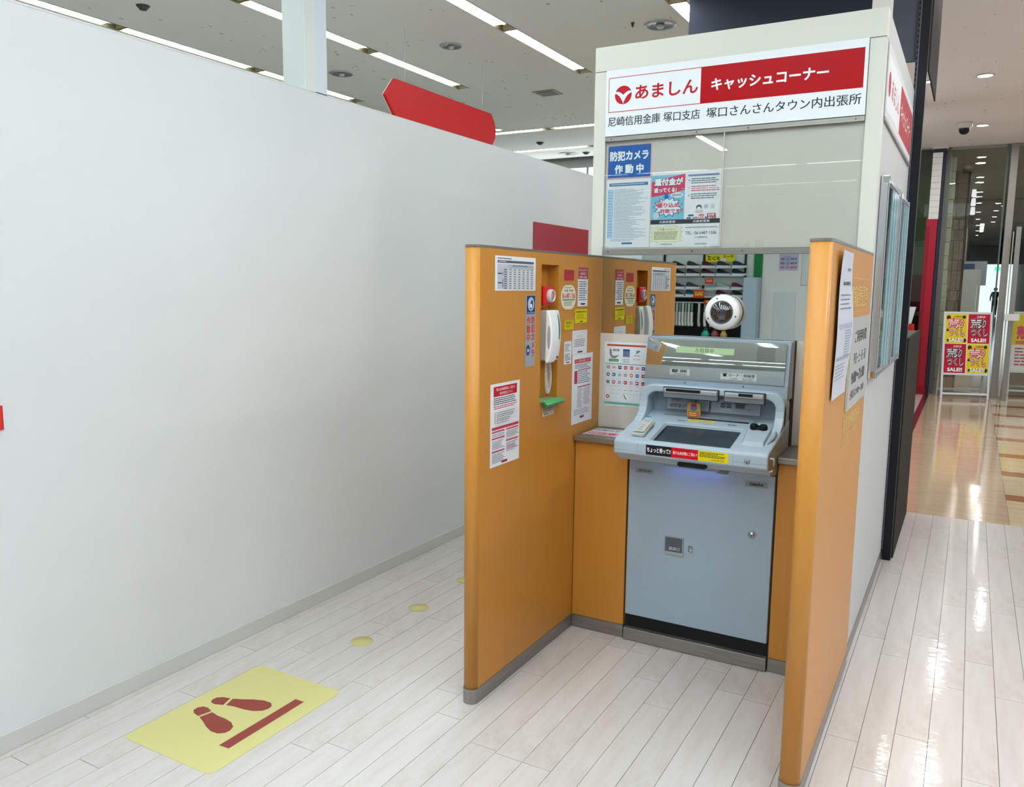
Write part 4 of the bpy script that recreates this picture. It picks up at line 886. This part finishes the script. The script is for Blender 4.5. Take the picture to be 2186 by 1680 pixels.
# ================================================================== LEFT WALL PIECES, HANGING BOARD
o = MB().box(-1.139, -1.134, 1.73, 2.618, 1.32, 1.925).build('blank_poster', mat('#a81a2a', .22, spec=.5), base=(-1.139, 2.17, 1.32)); tag(o, 'glossy dark red rectangular poster on the white wall behind the left partition', 'poster')
o = MB().box(-1.139, -1.134, -2.2, -1.757, 1.04, 1.115).build('red_sign_edge', mat('#c4302f', .4), base=(-1.139, -2, 1.04)); tag(o, 'sliver of a red sign at the far left end of the white wall', 'sign')
t = thing('hanging_board', 'blank red hexagonal board hanging from the ceiling on two wires behind the wall', 'sign', (-2, 1.96, 2.62))
hx_ = [(1.245, 2.733), (1.35, 2.853), (2.590, 2.853), (2.640, 2.80), (2.668, 2.735), (2.655, 2.67), (2.61, 2.615), (1.35, 2.615)]
MB().prism(hx_, 'x', -2.012, -1.99).build('board', mat('#bd2022', .5, spec=.15), t)
MB().prism([(a+(b_ > 2.7)*0-.004 if a < 1.4 else a, b_) for a, b_ in hx_], 'x', -2.016, -2.012).build('back_edge', mat('#e2d8c8', .5), t)
for yy in (1.47, 2.47): MB().tube((-2.0, yy, 2.80), (-2.0, yy, ZC), .0016, n=5).build('wire', mat('#e4e6e4', .4), t)
# ================================================================== CEILING FITTINGS
def round_light(x, y, z, r, label, lit, cat='ceiling light', bulb=True, group=None):
    t = thing('downlight', label, cat, (x, y, z), group)
    MB().lathe((x, y, z-.012), Z, [(r*.78, .02), (r*.80, .006), (r*.88, .0), (r*1.0, .006), (r*1.0, .0119)], 32).build('rim', mat('#b9bdbb', .35, .3), t)
    if lit:
        m = MB(); m.lathe((x, y, z-.0065), Z, [(0, 0), (r*.80, 0), (r*.80, .004)], 28); m.build('lit_lens', DOWN, t)
    else:
        m = MB(); m.lathe((x, y, z-.011), Z, [(r*.80, .003), (r*.55, .0085), (0, .009)], 28); m.build('reflector', mat('#8f918d', .3, .6), t)
        if bulb: MB().lathe((x, y, z-.012), Z, [(0, -.012), (r*.18, -.010), (r*.26, 0), (r*.24, .008)], 16).build('bulb', mat('#c9cbc6', .3), t)
    return t
round_light(-.455, 2.17, ZC, .105, 'round unlit ceiling downlight just left of the dark fascia', False)
round_light(-1.935, 1.935, ZC, .085, 'round unlit ceiling downlight above the middle of the red hanging board', False)
round_light(-3.16, 2.17, ZC, .10, 'round unlit ceiling downlight right beside the white column', False)
round_light(-2.78, -.20, ZC, .13, 'round ceiling downlight cut by the top left edge of the picture', True)
round_light(-3.25, 4.78, ZC, .08, 'small lit round downlight behind the right tip of the red board', True)
round_light(-3.24, 6.62, ZC, .13, 'round ceiling fitting between the farthest strip and the back wall', False)
def black_dot(x, y, r, label):
    t = thing('sprinkler_head', label, 'sprinkler', (x, y, ZC)); MB().lathe((x, y, ZC-.03), Z, [(0, 0), (r*.5, .004), (r*.7, .015), (r, .028), (r, .0299)], 16).build('cap', mat('#4a4d4c', .5), t)
black_dot(-3.174, .35, .042, 'dark round ceiling detector near the top left corner')
black_dot(-3.19, 5.73, .05, 'dark round ceiling detector between the two crosswise strips')
black_dot(-2.99, 6.62, .05, 'dark round ceiling detector by the kiosk edge, close to the back wall')
black_dot(-.60, 2.05, .012, 'tiny dark ceiling nozzle left of the fascia')
t = thing('ceiling_vent', 'small square bronze ceiling vent right of the red board', 'vent', (-1.97, 3.52, ZC))
MB().box(-2.075, -1.865, 3.43, 3.62, ZC-.008, ZC-.0005).build('frame', mat('#8a7748', .4), t); MB().box(-2.05, -1.89, 3.455, 3.6, ZC-.010, ZC-.008).build('grille', mat('#2c2a22', .5), t)
for i, yy in enumerate((5.91, 8.55)): round_light(1.40, yy, 3.5, .078, ('nearer' if i == 0 else 'farther')+' bright round downlight in the mall ceiling right of the booth', True)
round_light(.936, 5.93, 3.5, .06, 'small bright downlight seen between black post and dark side board', True)
for yy in (11.26, 13.76, 16.25, 18.66, 21.16, 23.5, 26, 28.6, 31.2): round_light(1.41, yy, 3.5, .075, 'round downlight in the receding corridor row behind the glass', True, group='corridor downlights, left row')
for yy in (18.9, 20.85, 22.8, 24.75): round_light(1.795, yy, 3.5, .075, 'larger bright downlight in the right corridor row behind the glass', True, group='corridor downlights, right row')
for xx, yy in ((2.9, .5), (4.4, .5), (2.9, 3.2), (4.4, 3.2), (1.4, 3.25), (3.0, 6.0), (3.0, 8.6), (1.95, .9)):
    if 1: round_light(xx, yy, 3.5, .08, 'round downlight in the mall ceiling outside the frame', True, group='mall downlights out of frame')
t = thing('dome_camera', 'small dark dome security camera on the mall ceiling beside the farther downlight', 'camera', (1.213, 8.3, 3.5))
MB().lathe((1.213, 8.3, 3.43), Z, [(.055, 0), (.085, .02), (.09, .0699), (0, .0699)], 24).build('mount', mat('#cdc9bd', .5), t); MB().lathe((1.213, 8.3, 3.36), Z, [(0, 0), (.03, .006), (.055, .03), (.06, .07)], 24).build('dome', BLACK, t)
# ================================================================== BLACK FIXTURE BEHIND THE KIOSK
t = thing('display_tower', 'dark shop fixture behind the kiosk with black slotted post and navy header boards', 'shop fixture', (1.13, 1.73, 0))
MB().box(1.118, 1.160, 1.705, 1.76, 0, 3.19).build('post', BLACK, t, bevel=.002)
MB().box(1.112, 1.118, 1.704, 1.76, .06, 3.19).build('post_edge', mat('#5a6070', .35, .5), t)
m = MB()
for i in range(112): m.box(1.1035, 1.112, 1.704, 1.708, .1+i*.0272, .1+i*.0272+.014)
tag(m.build('slots', BLACK, t, fix=False), kind='stuff'); MB().box(1.1035, 1.1119, 1.708, 1.716, .06, 3.19).build('slot_strip', mat('#454957', .4), t)
MB().box(-.118, .876, 1.72, 1.75, 2.66, 3.19).build('header_board', NAVY, t)
MB().box(.98, 1.1, 1.72, 1.75, 2.683, 3.19).build('header_board', mat('#4c505c', .5), t)
MB().box(1.16, 1.168, 1.76, 2.545, 2.633, 3.49).build('side_board', mat('#3a3936', .8, spec=.1), t)
MB().box(1.155, 1.168, 1.762, 2.85, .0, 1.24).build('lower_side_panel', noise_mat('brownpanel', '#34302b', '#3b3732', (1, 1, 14), 3, rough=.8, spec=.1), t)
MB().box(.0, 1.154, 2.82, 2.85, .0, 1.235).build('lower_back_panel', DARK, t)
MB().box(.0, 1.154, 1.77, 2.82, 1.20, 1.235).build('shelf_top', DARK, t)
tag(MB().box(.877, .979, 1.712, 1.80, 2.6, 3.199).build('trim_2', mat('#fafbfa', .4)), kind='structure')
# ================================================================== MALL END: PILLAR, GLASS FRONT, DOOR
t = thing('shop_pillar', 'slim pillar with white brick above and red panel below, left of the glass front', 'pillar', (.87, 10.0, 0))
BRK = mat('#dfe1dd', .45)
bx0, bx1 = .815, .94; bh = .085; z = 2.50; i = 0
while z < 3.40:
    MB().box(bx0, bx1, 10.02, 10.06, z+.003, min(z+bh, 3.42)-.001).build('brick', BRK, t); z += bh
MB().box(bx0, bx1, 10.03, 10.3, 2.5, 3.42).build('core', mat('#b9bbb6', .6), t)
MB().box(bx0, bx1+.045, 10.015, 10.3, 3.42, 3.47).build('black_cap', NAVY, t); MB().box(bx1, bx1+.035, 10.02, 10.3, .0, 3.42).build('black_edge', NAVY, t)
MB().box(bx0-.02, bx1-.005, 9.99, 10.3, .06, 2.5).build('red_panel', mat('#a51f33', .3), t); MB().box(bx0-.02, bx0+.03, 9.985, 9.99, .06, 2.4).build('panel_seam', mat('#8a1a2c', .35), t)
MB().box(bx0-.03, bx1+.01, 9.97, 10.3, 0, .10).build('red_base', mat('#8f1222', .3), t)
tag(MB().box(bx0-.01, bx1+.06, 10.02, 10.3, 3.47, 3.5).build('trim_3', mat('#cfc6bf', .5)), kind='structure')
G = thing('glass_front', 'steel framed glass shopfront at the end of the mall aisle', 'shopfront', (1.5, 10.2, 0))
GRYM = mat('#8c8d8a', .4, .4)
MB().box(.98, 1.045, 10.15, 10.28, 0, 3.5).build('frame_post', mat('#6f716f', .4, .3), G)
MB().box(1.765, 1.850, 10.12, 10.28, 0, 3.5).build('frame_post', STEEL, G)
MB().box(1.715, 1.735, 10.18, 10.24, 0, 3.5).build('frame_fin', mat('#5f7470', .3, .3), G)
MB().box(1.045, 1.715, 10.15, 10.25, 3.46, 3.5).build('head_rail', GRYM, G); MB().box(1.045, 1.715, 10.15, 10.25, 0, .05).build('sill_rail', GRYM, G)
MB().box(1.045, 1.715, 10.205, 10.217, .05, 3.46).build('glass_pane', GLASS, G)
MB().box(1.85, 3.4, 10.205, 10.217, .05, 3.46).build('glass_pane', GLASS, G)
MB().box(-3.9, .79, 10.205, 10.217, .0, 3.5).build('glass_pane', GLASSD, G)
MB().box(1.85, 3.4, 10.15, 10.25, 3.46, 3.5).build('head_rail', GRYM, G)
t = thing('open_door_leaf', 'edge of an open glass door with slanting steel stile at the right border', 'door', (1.93, 9.9, 0))
MB().box(1.895, 1.955, 9.86, 9.92, .0, 2.36).build('stile', mat('#8f918f', .3, .6), t, bevel=.004); MB().box(1.862, 1.875, 9.93, 9.95, .05, 2.30).build('edge_strip', mat('#cfc8b0', .4), t)
MB().box(1.84, 2.02, 9.82, 9.93, 1.10, 1.19).build('lock_box', mat('#cfd3d3', .4), t, bevel=.005); MB().box(1.875, 1.895, 9.88, 9.94, 2.02, 2.1).build('closer', DARK, t)
# ---- A-frame sale board
def sale_panel(S, x0, y0, x1, y1, bg, fg):
    f = lambda a, b: (x0+(x1-x0)*a, y0+(y1-y0)*b)
    S.rect(x0, y0, x1, y1, bg, 1)
    if bg[1] == 'd' and bg != '#d':
        for (a, b, r_) in ((.13, .88, .1), (.85, .9, .08), (.9, .1, .09), (.1, .45, .06), (.15, .1, .07)): cx_, cy_ = f(a, b); S.disc(cx_, cy_, (x1-x0)*r_, (y1-y0)*r_*.8, '#3a3216', 2, n=10)
    for k, (c, bo) in enumerate((('#241f28', .12), ('#efe9ea', .06), (fg, .02))):
        for tx, a, b, c_, d in (('売', .10, .50, .62, .88), ('り', .62, .52, .86, .86), ('つくし', .14, .22, .92, .54)):
            p, q_ = f(a, b), f(c_, d); S.text(p[0], p[1], q_[0], q_[1], tx, c, 3+k, bold=bo, res=2)
    p, q_ = f(.16, .05), f(.86, .18); S.text(p[0], p[1], q_[0], q_[1], 'SALE!!', '#241f28', 3, bold=.12, res=2); S.text(p[0], p[1], q_[0], q_[1], 'SALE!!', '#f3f1f2', 5, bold=.05, res=2)
    p, q_ = f(.4, .88), f(.78, .95); S.text(p[0], p[1], q_[0], q_[1], '店舗改装', '#e9dfe2' if bg != '#dccb1e' else '#4a3d10', 3, bold=.02, res=2)
def aframe(label, ox, oy, ang, lean, W_, second=False):
    t = thing('sale_board', label, 'a-frame sign', (ox, oy, 0)); U = Vector((cos(ang), sin(ang), 0)); B = Vector((-sin(ang), cos(ang), 0)); V = uvec(Z+B*lean); N = U.cross(V); O = Vector((ox, oy, 0))
    FR = mat('#d5dadd', .3, .2); zb, zt = .33, 1.215
    for a, nm in ((0, 'front_leg'), (W_-.028, 'front_leg')): MB().obox(O, U, V, N, a, a+.028, 0.0, zt, -.012, .012).build(nm, FR, t, bevel=.003)
    for b_ in (zt-.03, zb, .055): MB().obox(O, U, V, N, .028, W_-.028, b_, b_+.028, -.010, .010).build('cross_rail', FR, t, bevel=.003)
    V2 = uvec(Z-B*lean); O2 = O+B*2*lean*zt
    for a in (0.01, W_-.035): MB().obox(O2, U, V2, U.cross(V2), a, a+.024, 0.0, zt-.04, -.010, .010).build('rear_leg', mat('#aeb3b6', .35, .3), t)
    MB().obox(O2, U, V2, U.cross(V2), .03, W_-.03, .10, .122, -.008, .008).build('cross_rail', mat('#aeb3b6', .35, .3), t)
    MB().obox(O, U, V, N, .02, W_-.02, zb+.01, zt-.01, -.008, .004).build('board', mat('#e3e6e6', .5), t)
    s = Sheet('poster', None, None, O+U*.03+V*(zb+.03)+N*.004, U, V, W_-.06, zt-zb-.065, '#e3e6e6', parent=t)
    if not second:
        sale_panel(s, 0, .505, .49, 1, '#dccb1e', '#d5385c'); sale_panel(s, .51, .505, 1, 1, '#b8203c', '#3f4250'); sale_panel(s, 0, 0, .49, .495, '#b8203c', '#3f4250'); sale_panel(s, .51, 0, 1, .495, '#dccb1e', '#d5385c')
    else:
        s.rect(0, .45, 1, 1, '#dcc61e', 1); s.text(.1, .55, .95, .8, '売りつくし', '#d5385c', 3, bold=.06); s.rect(.08, .47, .95, .53, '#c8702a', 2); s.lines(.08, .08, .95, .42, 6, '#b04a60', 3, fill=.5); s.disc(.55, .88, .3, .1, '#e6cfa6', 2)
    s.done(); return t
aframe('white framed sale board with four yellow and red posters in front of the glass', 1.150, 9.66, radians(18), .10, .625)
aframe('second sale board with yellow poster, cut by the right border', 1.975, 10.6, radians(12), .10, .62, True)
# flag and easel left of the pillar
t = thing('red_flag_banner', 'hanging red and white shop banner beside the red pillar', 'banner', (.66, 9.9, 0))
m = MB(); n = 14; vs = []
for i in range(n+1):
    zz = .12+.9*i/n
    for j in range(7): vs.append((.60+.22*j/6*(1-.25*i/n)-.02*i/n, 9.86+.03*sin(j*2.2+i*.5), zz))
m.add(vs, [(i*7+j, i*7+j+1, (i+1)*7+j+1, (i+1)*7+j) for i in range(n) for j in range(6)], 0, True); m.build('cloth', mat('#c5281f', .6), t)
MB().tube((.60, 9.88, 0), (.60, 9.88, 1.3), .012, n=10).build('pole', WHITEP, t); MB().lathe((.60, 9.88, 0), Z, [(.12, 0), (.12, .03), (0, .03)], 20).build('foot', mat('#7d1520', .5), t)
o = MB().obox((.52, 9.84, .85), uvec((.2, 0, 1)), uvec((.9, .3, 0)), uvec((0, -1, 0)), 0, .42, 0, .16, 0, .01).build('header_card', mat('#d7dcdd', .5), parent=t)
# ---- corridor beyond the glass
ST = [noise_mat('stone%d' % i, c, c2, (3, 3, 3), 4, rough=.6) for i, (c, c2) in enumerate((('#8c8473', '#7d7565'), ('#9a917f', '#867d6d'), ('#7b7262', '#8f8574')))]
t = thing('stone_wall', 'brown stone clad wall seen through the glass front', 'wall panel', (1.1, 13, 0)); core = MB().box(.97, 1.245, 13.03, 13.2, 0, 3.5).build('core', mat('#4d473c', .7), t)
z = 0
while z < 3.45:
    h_ = random.choice((.18, .26, .34)); x = .97
    while x < 1.24:
        ww = random.choice((.09, .12, .18)); ww = min(ww, 1.245-x); MB().box(x+.003, x+ww-.003, 13.0+random.uniform(0, .012), 13.03, z+.004, min(z+h_, 3.5)-.004).build('stone', random.choice(ST), t); x += ww
    z += h_
MB().box(1.245, 1.275, 12.98, 13.2, 0, 3.5).build('maroon_edge', mat('#4a2420', .4), t)
t = thing('pale_brick_jamb', 'pale green brick jamb just behind the glass front post', 'wall panel', (1.02, 10.5, 0)); MB().box(.95, 1.045, 10.46, 10.6, 0, 3.45).build('core', mat('#7f8674', .7), t)
z = 0
while z < 3.4: MB().box(1.0, 1.10+random.uniform(-.008, .008), 10.4, 10.52, z+.004, min(z+.2, 3.45)-.004).build('brick', mat('#b4bda4', .6), t); z += .2
cr = MB(); cr.box(-4, 6, 10.3, 60, 3.5, 3.55); tag(cr.build('ceiling_corridor', mat('#8f9088', .6)), kind='structure')
cr = MB(); cr.box(1.0, 3.6, 17.9, 18.0, 3.47, 3.5); cr.box(.6, 4.0, 35, 35.2, 2.7, 3.5); cr.box(1.1, 1.15, 13.2, 58, 0, 3.5); cr.box(3.6, 3.7, 10.3, 58, 0, 3.5); tag(cr.build('wall_corridor', mat('#8d9081', .6)), kind='structure')
cr = MB(); cr.box(1.2, 3.6, 34.6, 34.7, 2.55, 3.25); tag(cr.build('trim_4', mat('#3f4a52', .5)), kind='structure')
tag(MB().box(1.15, 3.6, 57, 57.1, 0, 2.9).build('window_2', emis('#e6f6f8', 1.0)), kind='structure')
tag(MB().box(-4, .95, 12.2, 12.3, 0, 3.5).build('wall_shop', mat('#6d7a58', .6)), kind='structure')
o = MB().box(.0, .78, 11.9, 11.95, 1.15, 1.75).build('maroon_board', mat('#7a1f3c', .4), base=(.4, 11.9, 1.15)); tag(o, 'maroon board in the dark shop left of the red pillar', 'board')
o = MB().box(-.2, .85, 11.2, 11.8, 0, 1.1).build('shop_counter', mat('#27302f', .4), base=(.3, 11.5, 0)); tag(o, 'dark shop counter behind the smoked glass left of the red pillar', 'counter')
t = thing('white_cabinet', 'tall white cabinet behind the glass and the sale board', 'cabinet', (1.26, 14, 0))
MB().box(.99, 1.50, 14.0, 14.4, 0, 1.885).build('body', mat('#c8cfc8', .5), t); MB().box(1.503, 1.55, 14.0, 14.4, 0, 1.885).build('side_door', mat('#c0c5ba', .5), t)
MB().box(.99, 1.44, 14.1, 14.3, 1.885, 1.99).build('blue_top_sign', mat('#24365c', .4), t); MB().box(.96, 1.64, 14.6, 14.66, 1.6, 2.05).build('rear_panel', mat('#8f9ba1', .5), t)
t = thing('paper_lanterns', 'string of white fabric lanterns hanging beyond the stone wall', 'lantern', (1.30, 15, 2.9))
for i in range(3): MB().lathe((1.32, 15.5, 2.98+.17*i), Z, [(.032, 0), (.045, .02), (.036, .145), (.032, .15)], 14).build('shade', emis('#f2f4f2', .8), t)
t = thing('exit_sign', 'green exit sign at the far end of the corridor', 'exit sign', (2.6, 50, 2.6)); MB().box(2.38, 2.68, 50, 50.05, 2.62, 2.84).build('lit_face', emis('#4fe0b0', 1.5), t)
# ---- person walking away at the far end of the corridor
def person(px, py, label):
    t = thing('person', label, 'person', (px, py, 0)); S = 1.0
    jo = {'pel': (0, 0, .95), 'che': (0, 0, 1.30), 'nec': (0, 0, 1.45), 'hea': (0, .01, 1.60), 'top': (0, .01, 1.68), 'ls': (-.17, 0, 1.38), 'le': (-.24, .02, 1.12), 'lh': (-.23, -.06, .90), 'rs': (.17, 0, 1.38), 're': (.24, .02, 1.12), 'rh': (.22, -.06, .90),
          'lk': (-.10, -.03, .50), 'la': (-.10, .05, .08), 'lt': (-.10, -.10, .04), 'rk': (.10, .06, .50), 'ra': (.10, .16, .10), 'rt': (.10, .04, .04), 'lp': (-.09, 0, .90), 'rp': (.09, 0, .90)}
    rad = {'pel': .13, 'che': .14, 'nec': .05, 'hea': .095, 'top': .07, 'ls': .06, 'le': .042, 'lh': .032, 'rs': .06, 're': .042, 'rh': .032, 'lk': .055, 'la': .04, 'lt': .035, 'rk': .055, 'ra': .04, 'rt': .035, 'lp': .085, 'rp': .085}
    ed = [('pel', 'che'), ('che', 'nec'), ('nec', 'hea'), ('hea', 'top'), ('che', 'ls'), ('ls', 'le'), ('le', 'lh'), ('che', 'rs'), ('rs', 're'), ('re', 'rh'), ('pel', 'lp'), ('lp', 'lk'), ('lk', 'la'), ('la', 'lt'), ('pel', 'rp'), ('rp', 'rk'), ('rk', 'ra'), ('ra', 'rt')]
    ks = list(jo); me = bpy.data.meshes.new('body'); me.from_pydata([Vector(jo[k]) for k in ks], [(ks.index(a), ks.index(b)) for a, b in ed], [])
    ob = bpy.data.objects.new('body', me); COL.objects.link(ob); ob.parent = t; me.materials.append(mat('#3c3f48', .8))
    sk = ob.modifiers.new('skin', 'SKIN'); sv = me.skin_vertices[0].data
    for i, k in enumerate(ks): sv[i].radius = (rad[k], rad[k])
    sv[0].use_root = True; ob.modifiers.new('sub', 'SUBSURF').levels = 1; ob.modifiers['sub'].render_levels = 2
    MB().prism([(px-.15, 1.18), (px+.15, 1.18), (px+.14, 1.46), (px-.14, 1.46)], 'y', py-.19, py-.06).build('backpack', mat('#7a2c38', .7), t, bevel=.03)
    MB().lathe((px, py+.01, 1.585), Z, [(.0, .13), (.06, .12), (.10, .07), (.105, .0), (.09, -.05)], 16).build('hair', mat('#17171a', .7), t)
    MB().lathe((px, py, 1.05), Z, [(.15, 0), (.165, .1), (.19, .3), (.10, .38)], 20).build('shirt', mat('#b9c2b4', .8), t)
    return t
person(2.60, 54, 'person walking away with a maroon backpack at the far end of the corridor')
# ================================================================== SHOE DEPARTMENT BEHIND THE VIEWER (seen in the mirror)
SY = -12.0
U = thing('shoe_wall_unit', 'white shoe display wall with black uprights, reflected in the mirror', 'shelving', (-3.2, SY-.1, 0))
MB().box(-5.4, -2.02, SY-.14, SY-.10, 0, 2.35).build('back_panel', mat('#e3eaea', .5), U)
for xx in (-5.5+.02, -4.74, -3.94, -3.143, -2.345): MB().box(xx-.018, xx+.018, SY-.10, SY-.06, 0, 2.35).build('upright', BLACK, U)
MB().box(-2.175, -2.02, SY-.10, SY-.02, 1.72, 2.4).build('green_end_board', mat('#0b7a3c', .4), U)
MB().box(-2.30, -2.03, SY-.1, SY+.25, 0, 1.70).build('end_panel', mat('#a9bccb', .4), U, bevel=.02)
for zz in (1.885, 1.735, 1.48, 1.33): MB().box(-5.4, -2.35, SY-.06, SY+.12, zz-.012, zz).build('shelf_board', mat('#d2dcdc', .3), U)
MB().box(-5.4, -2.35, SY-.1, SY-.05, 1.55, 1.70).build('lower_riser', mat('#c9d2d2', .5), U)
def shoe_mesh():
    sole = MB(); up = MB(); n = 10; L = .26
    def sect(u, k):
        w_ = .038+.012*sin(pi*min(1, u*1.1)) if u < .93 else .03; return w_
    a = []; hgt = [.085, .10, .10, .092, .085, .075, .062, .052, .045, .036, .022]
    for i in range(n+1):
        u = i/n; w_ = .030+.016*sin(pi*(.15+.75*u)); zs = .022+.012*(1-u)*.6+.01*(u > .9)
        ring = [(u*L, -w_, zs), (u*L, -w_*.9, zs+hgt[i]*.5), (u*L, -w_*.35, zs+hgt[i]), (u*L, w_*.35, zs+hgt[i]), (u*L, w_*.9, zs+hgt[i]*.5), (u*L, w_, zs)]; a += ring
    up.add(a, [(i*6+j, i*6+(j+1) % 6, (i+1)*6+(j+1) % 6, (i+1)*6+j) for i in range(n) for j in range(6)]+[(5, 4, 3, 2, 1, 0), tuple(n*6+j for j in range(6))], 0, True)
    b = []
    for i in range(n+1):
        u = i/n; w_ = .034+.016*sin(pi*(.15+.75*u)); zs = .034+.016*(1-u)*.6+.01*(u > .9); z0 = .012*max(0, u-.8)*5*.8
        b += [(u*L*1.03-.004, -w_, z0), (u*L*1.03-.004, -w_, zs), (u*L*1.03-.004, w_, zs), (u*L*1.03-.004, w_, z0)]
    sole.add(b, [(i*4+j, i*4+(j+1) % 4, (i+1)*4+(j+1) % 4, (i+1)*4+j) for i in range(n) for j in range(4)]+[(3, 2, 1, 0), tuple(n*4+j for j in range(4))], 0, False)
    return up, sole
shoe_cols = ['#1b2638', '#15161a', '#4a1a2c', '#1e2a48', '#2b2d33', '#5a2440', '#8fa39a', '#1f5f78', '#3c3c46']
upm, som = shoe_mesh(); upme = {}
rowlab = {1.885: 'top row', 1.735: 'second row', 1.48: 'third row', 1.33: 'lowest row'}
cname = {'#1b2638': 'navy', '#15161a': 'black', '#4a1a2c': 'dark red', '#1e2a48': 'blue', '#2b2d33': 'charcoal', '#5a2440': 'plum', '#8fa39a': 'pale green', '#1f5f78': 'teal', '#3c3c46': 'dark grey'}
for zz in (1.885, 1.735, 1.48, 1.33):
    for k in range(9):
        xx = -2.56-.295*k; 
        if zz < 1.5 and k % 4 == 2: continue
        c = shoe_cols[(k*2+int(zz*100)) % 5 if zz > 1.6 else (k+int(zz*10)) % 9]
        place = ['first', 'second', 'third', 'fourth', 'fifth', 'sixth', 'seventh', 'eighth', 'ninth'][k]
        t = thing('sports_shoe', '%s sports shoe, %s from the green board in the %s of the mirror' % (cname[c], 'first' if k == 0 else place, rowlab[zz]), 'shoe', (xx, SY+.02, zz), 'shoes on the wall shelves')
        if c not in upme:
            o = upm.build('upper', mat(c, .6), t, base=(0, 0, 0)); o2 = som.build('sole', mat('#d9dde0', .5), t, base=(0, 0, 0)); upme[c] = (o, o2)
        else:
            for q_ in upme[c]: o = q_.copy(); COL.objects.link(o); o.parent = t
for q_ in (): pass
# price cards, sale sign, hanging socks and accessories
s = Sheet('price_banner', 'yellow and black banner above the shoe shelves in the mirror', 'sign', (-2.53, SY+.0, 1.99), -X, Z, .56, .15, '#d9d32a', thick=.004); s.text(.05, .5, .4, .9, 'ナース', '#2b2a12', 2, bold=.04); s.text(.5, .2, .95, .85, 'メンズ', '#2b2a12', 2, bold=.05); s.rect(.3, .1, .5, .5, '#dfe3ea', 3); s.done()
for xx, zz, w_, h_, c, lb in ((-3.04, 1.58, .16, .10, '#b32040', 'dark red price card on the shelf edge in the mirror'), (-3.26, 1.30, .22, .16, '#c9402c', 'red and yellow sale card over the hanging rail in the mirror'), (-3.04, 1.19, .20, .08, '#c02a24', 'lower red sale card beside the hanging socks in the mirror')):
    s = Sheet('price_card', lb, 'price card', (xx+w_, SY+.16, zz), -X, Z, w_, h_, c, thick=.003); s.text(.15, .3, .85, .8, 'SALE' if zz > 1.25 else 'お得', '#e2c23a', 2, bold=.05); s.done()
R_ = thing('hanging_rail', 'chrome rail with hook arms below the shoe shelves in the mirror', 'rail', (-3.4, SY+.1, 1.2)); MB().tube((-5.2, SY+.12, 1.215), (-2.4, SY+.12, 1.215), .012, n=8).build('bar', CHROME, R_)
MB().box(-5.4, -2.35, SY-.098, SY-.09, 0, 1.30).build('dark_backing', BLACK, U)
kk = 0
for k in range(16):
    xx = -3.70+.060*k if k < 8 else -3.66+.115*k-.60+.20
    if xx > -2.42: break
    t = thing('hanging_socks', 'pack of white and grey socks hanging in the mirrored sock display', 'socks', (xx, SY+.13, 1.2), 'sock packs on the rail'); c = ['#c9cfc6', '#8f9a94', '#b9bdb4', '#6f8f86'][k % 4]
    MB().box(xx-.018, xx+.018, SY+.125, SY+.15, 1.02, 1.20).build('card', mat(c, .6), t, bevel=.004)
    MB().prism([(xx-.020, 1.03), (xx+.020, 1.03), (xx+.020, .84), (xx+.034, .80), (xx+.028, .76), (xx-.01, .76), (xx-.020, .84)], 'y', SY+.12, SY+.16).build('sock', mat(['#d8d8d2', '#dcdcd8', '#b7bcb6'][k % 3], .7), t, bevel=.004)
for xx, c, r_, lb in ((-2.98, '#3fae94', .065, 'mint green ball-shaped bag under the rail in the mirror'), (-2.80, '#a0525c', .06, 'dusty red bag under the rail in the mirror'), (-2.63, '#c9a860', .055, 'tan bag under the rail in the mirror')):
    t = thing('small_bag', lb, 'bag', (xx, SY+.2, .60)); MB().lathe((xx, SY+.2, .54), Z, [(0, 0), (r_, .01), (r_*1.2, .08), (r_*.6, .14), (0, .15)], 14).build('body', mat(c, .6), t); MB().path([(xx-.04, SY+.2, .66), (xx, SY+.2, .75), (xx+.04, SY+.2, .66)], .006, 6).build('strap', mat(c, .6), t)
MB().box(-5.4, -2.35, SY-.06, SY+.3, .50, .54).build('bottom_shelf', DARK, U)
# white service door wall at the right of the reflection
tag(MB().box(-1.775, -1.395, -12.049, -12.03, .02, 1.43).build('door_1', mat('#d3d8dc', .4), bevel=.004), kind='structure')
s = Sheet('hours_notice', 'pale store hours notice in the mirror with three time lines', 'notice', (-1.38, -12.048, 1.83), -X, Z, .345, .31, '#b9b7d0', thick=.002)
for i, (tx, c) in enumerate((('9:00-21:00', '#4a4a78'), ('9:00-21:00', '#4a4a78'), ('9:00-21:00', '#b04a5c'))): s.text(.08, .62-.25*i, .92, .76-.25*i, tx, c, 2, bold=.03); s.lines(.4, .80-.25*i, .95, .84-.25*i, 1, c, 2)
s.done()
s = Sheet('wall_frame', 'thin black framed outline on the white wall at the right of the mirror', 'frame', (-1.19, -12.048, 1.56), -X, Z, .13, .6, '#d8dbdb', thick=.002); s.rect(0, 0, 1, .01, BLACK, 2); s.rect(.97, 0, 1, 1, BLACK, 2); s.rect(0, 0, .03, 1, BLACK, 2); s.done()
print('objects', len(bpy.data.objects), 'planks', nplank)
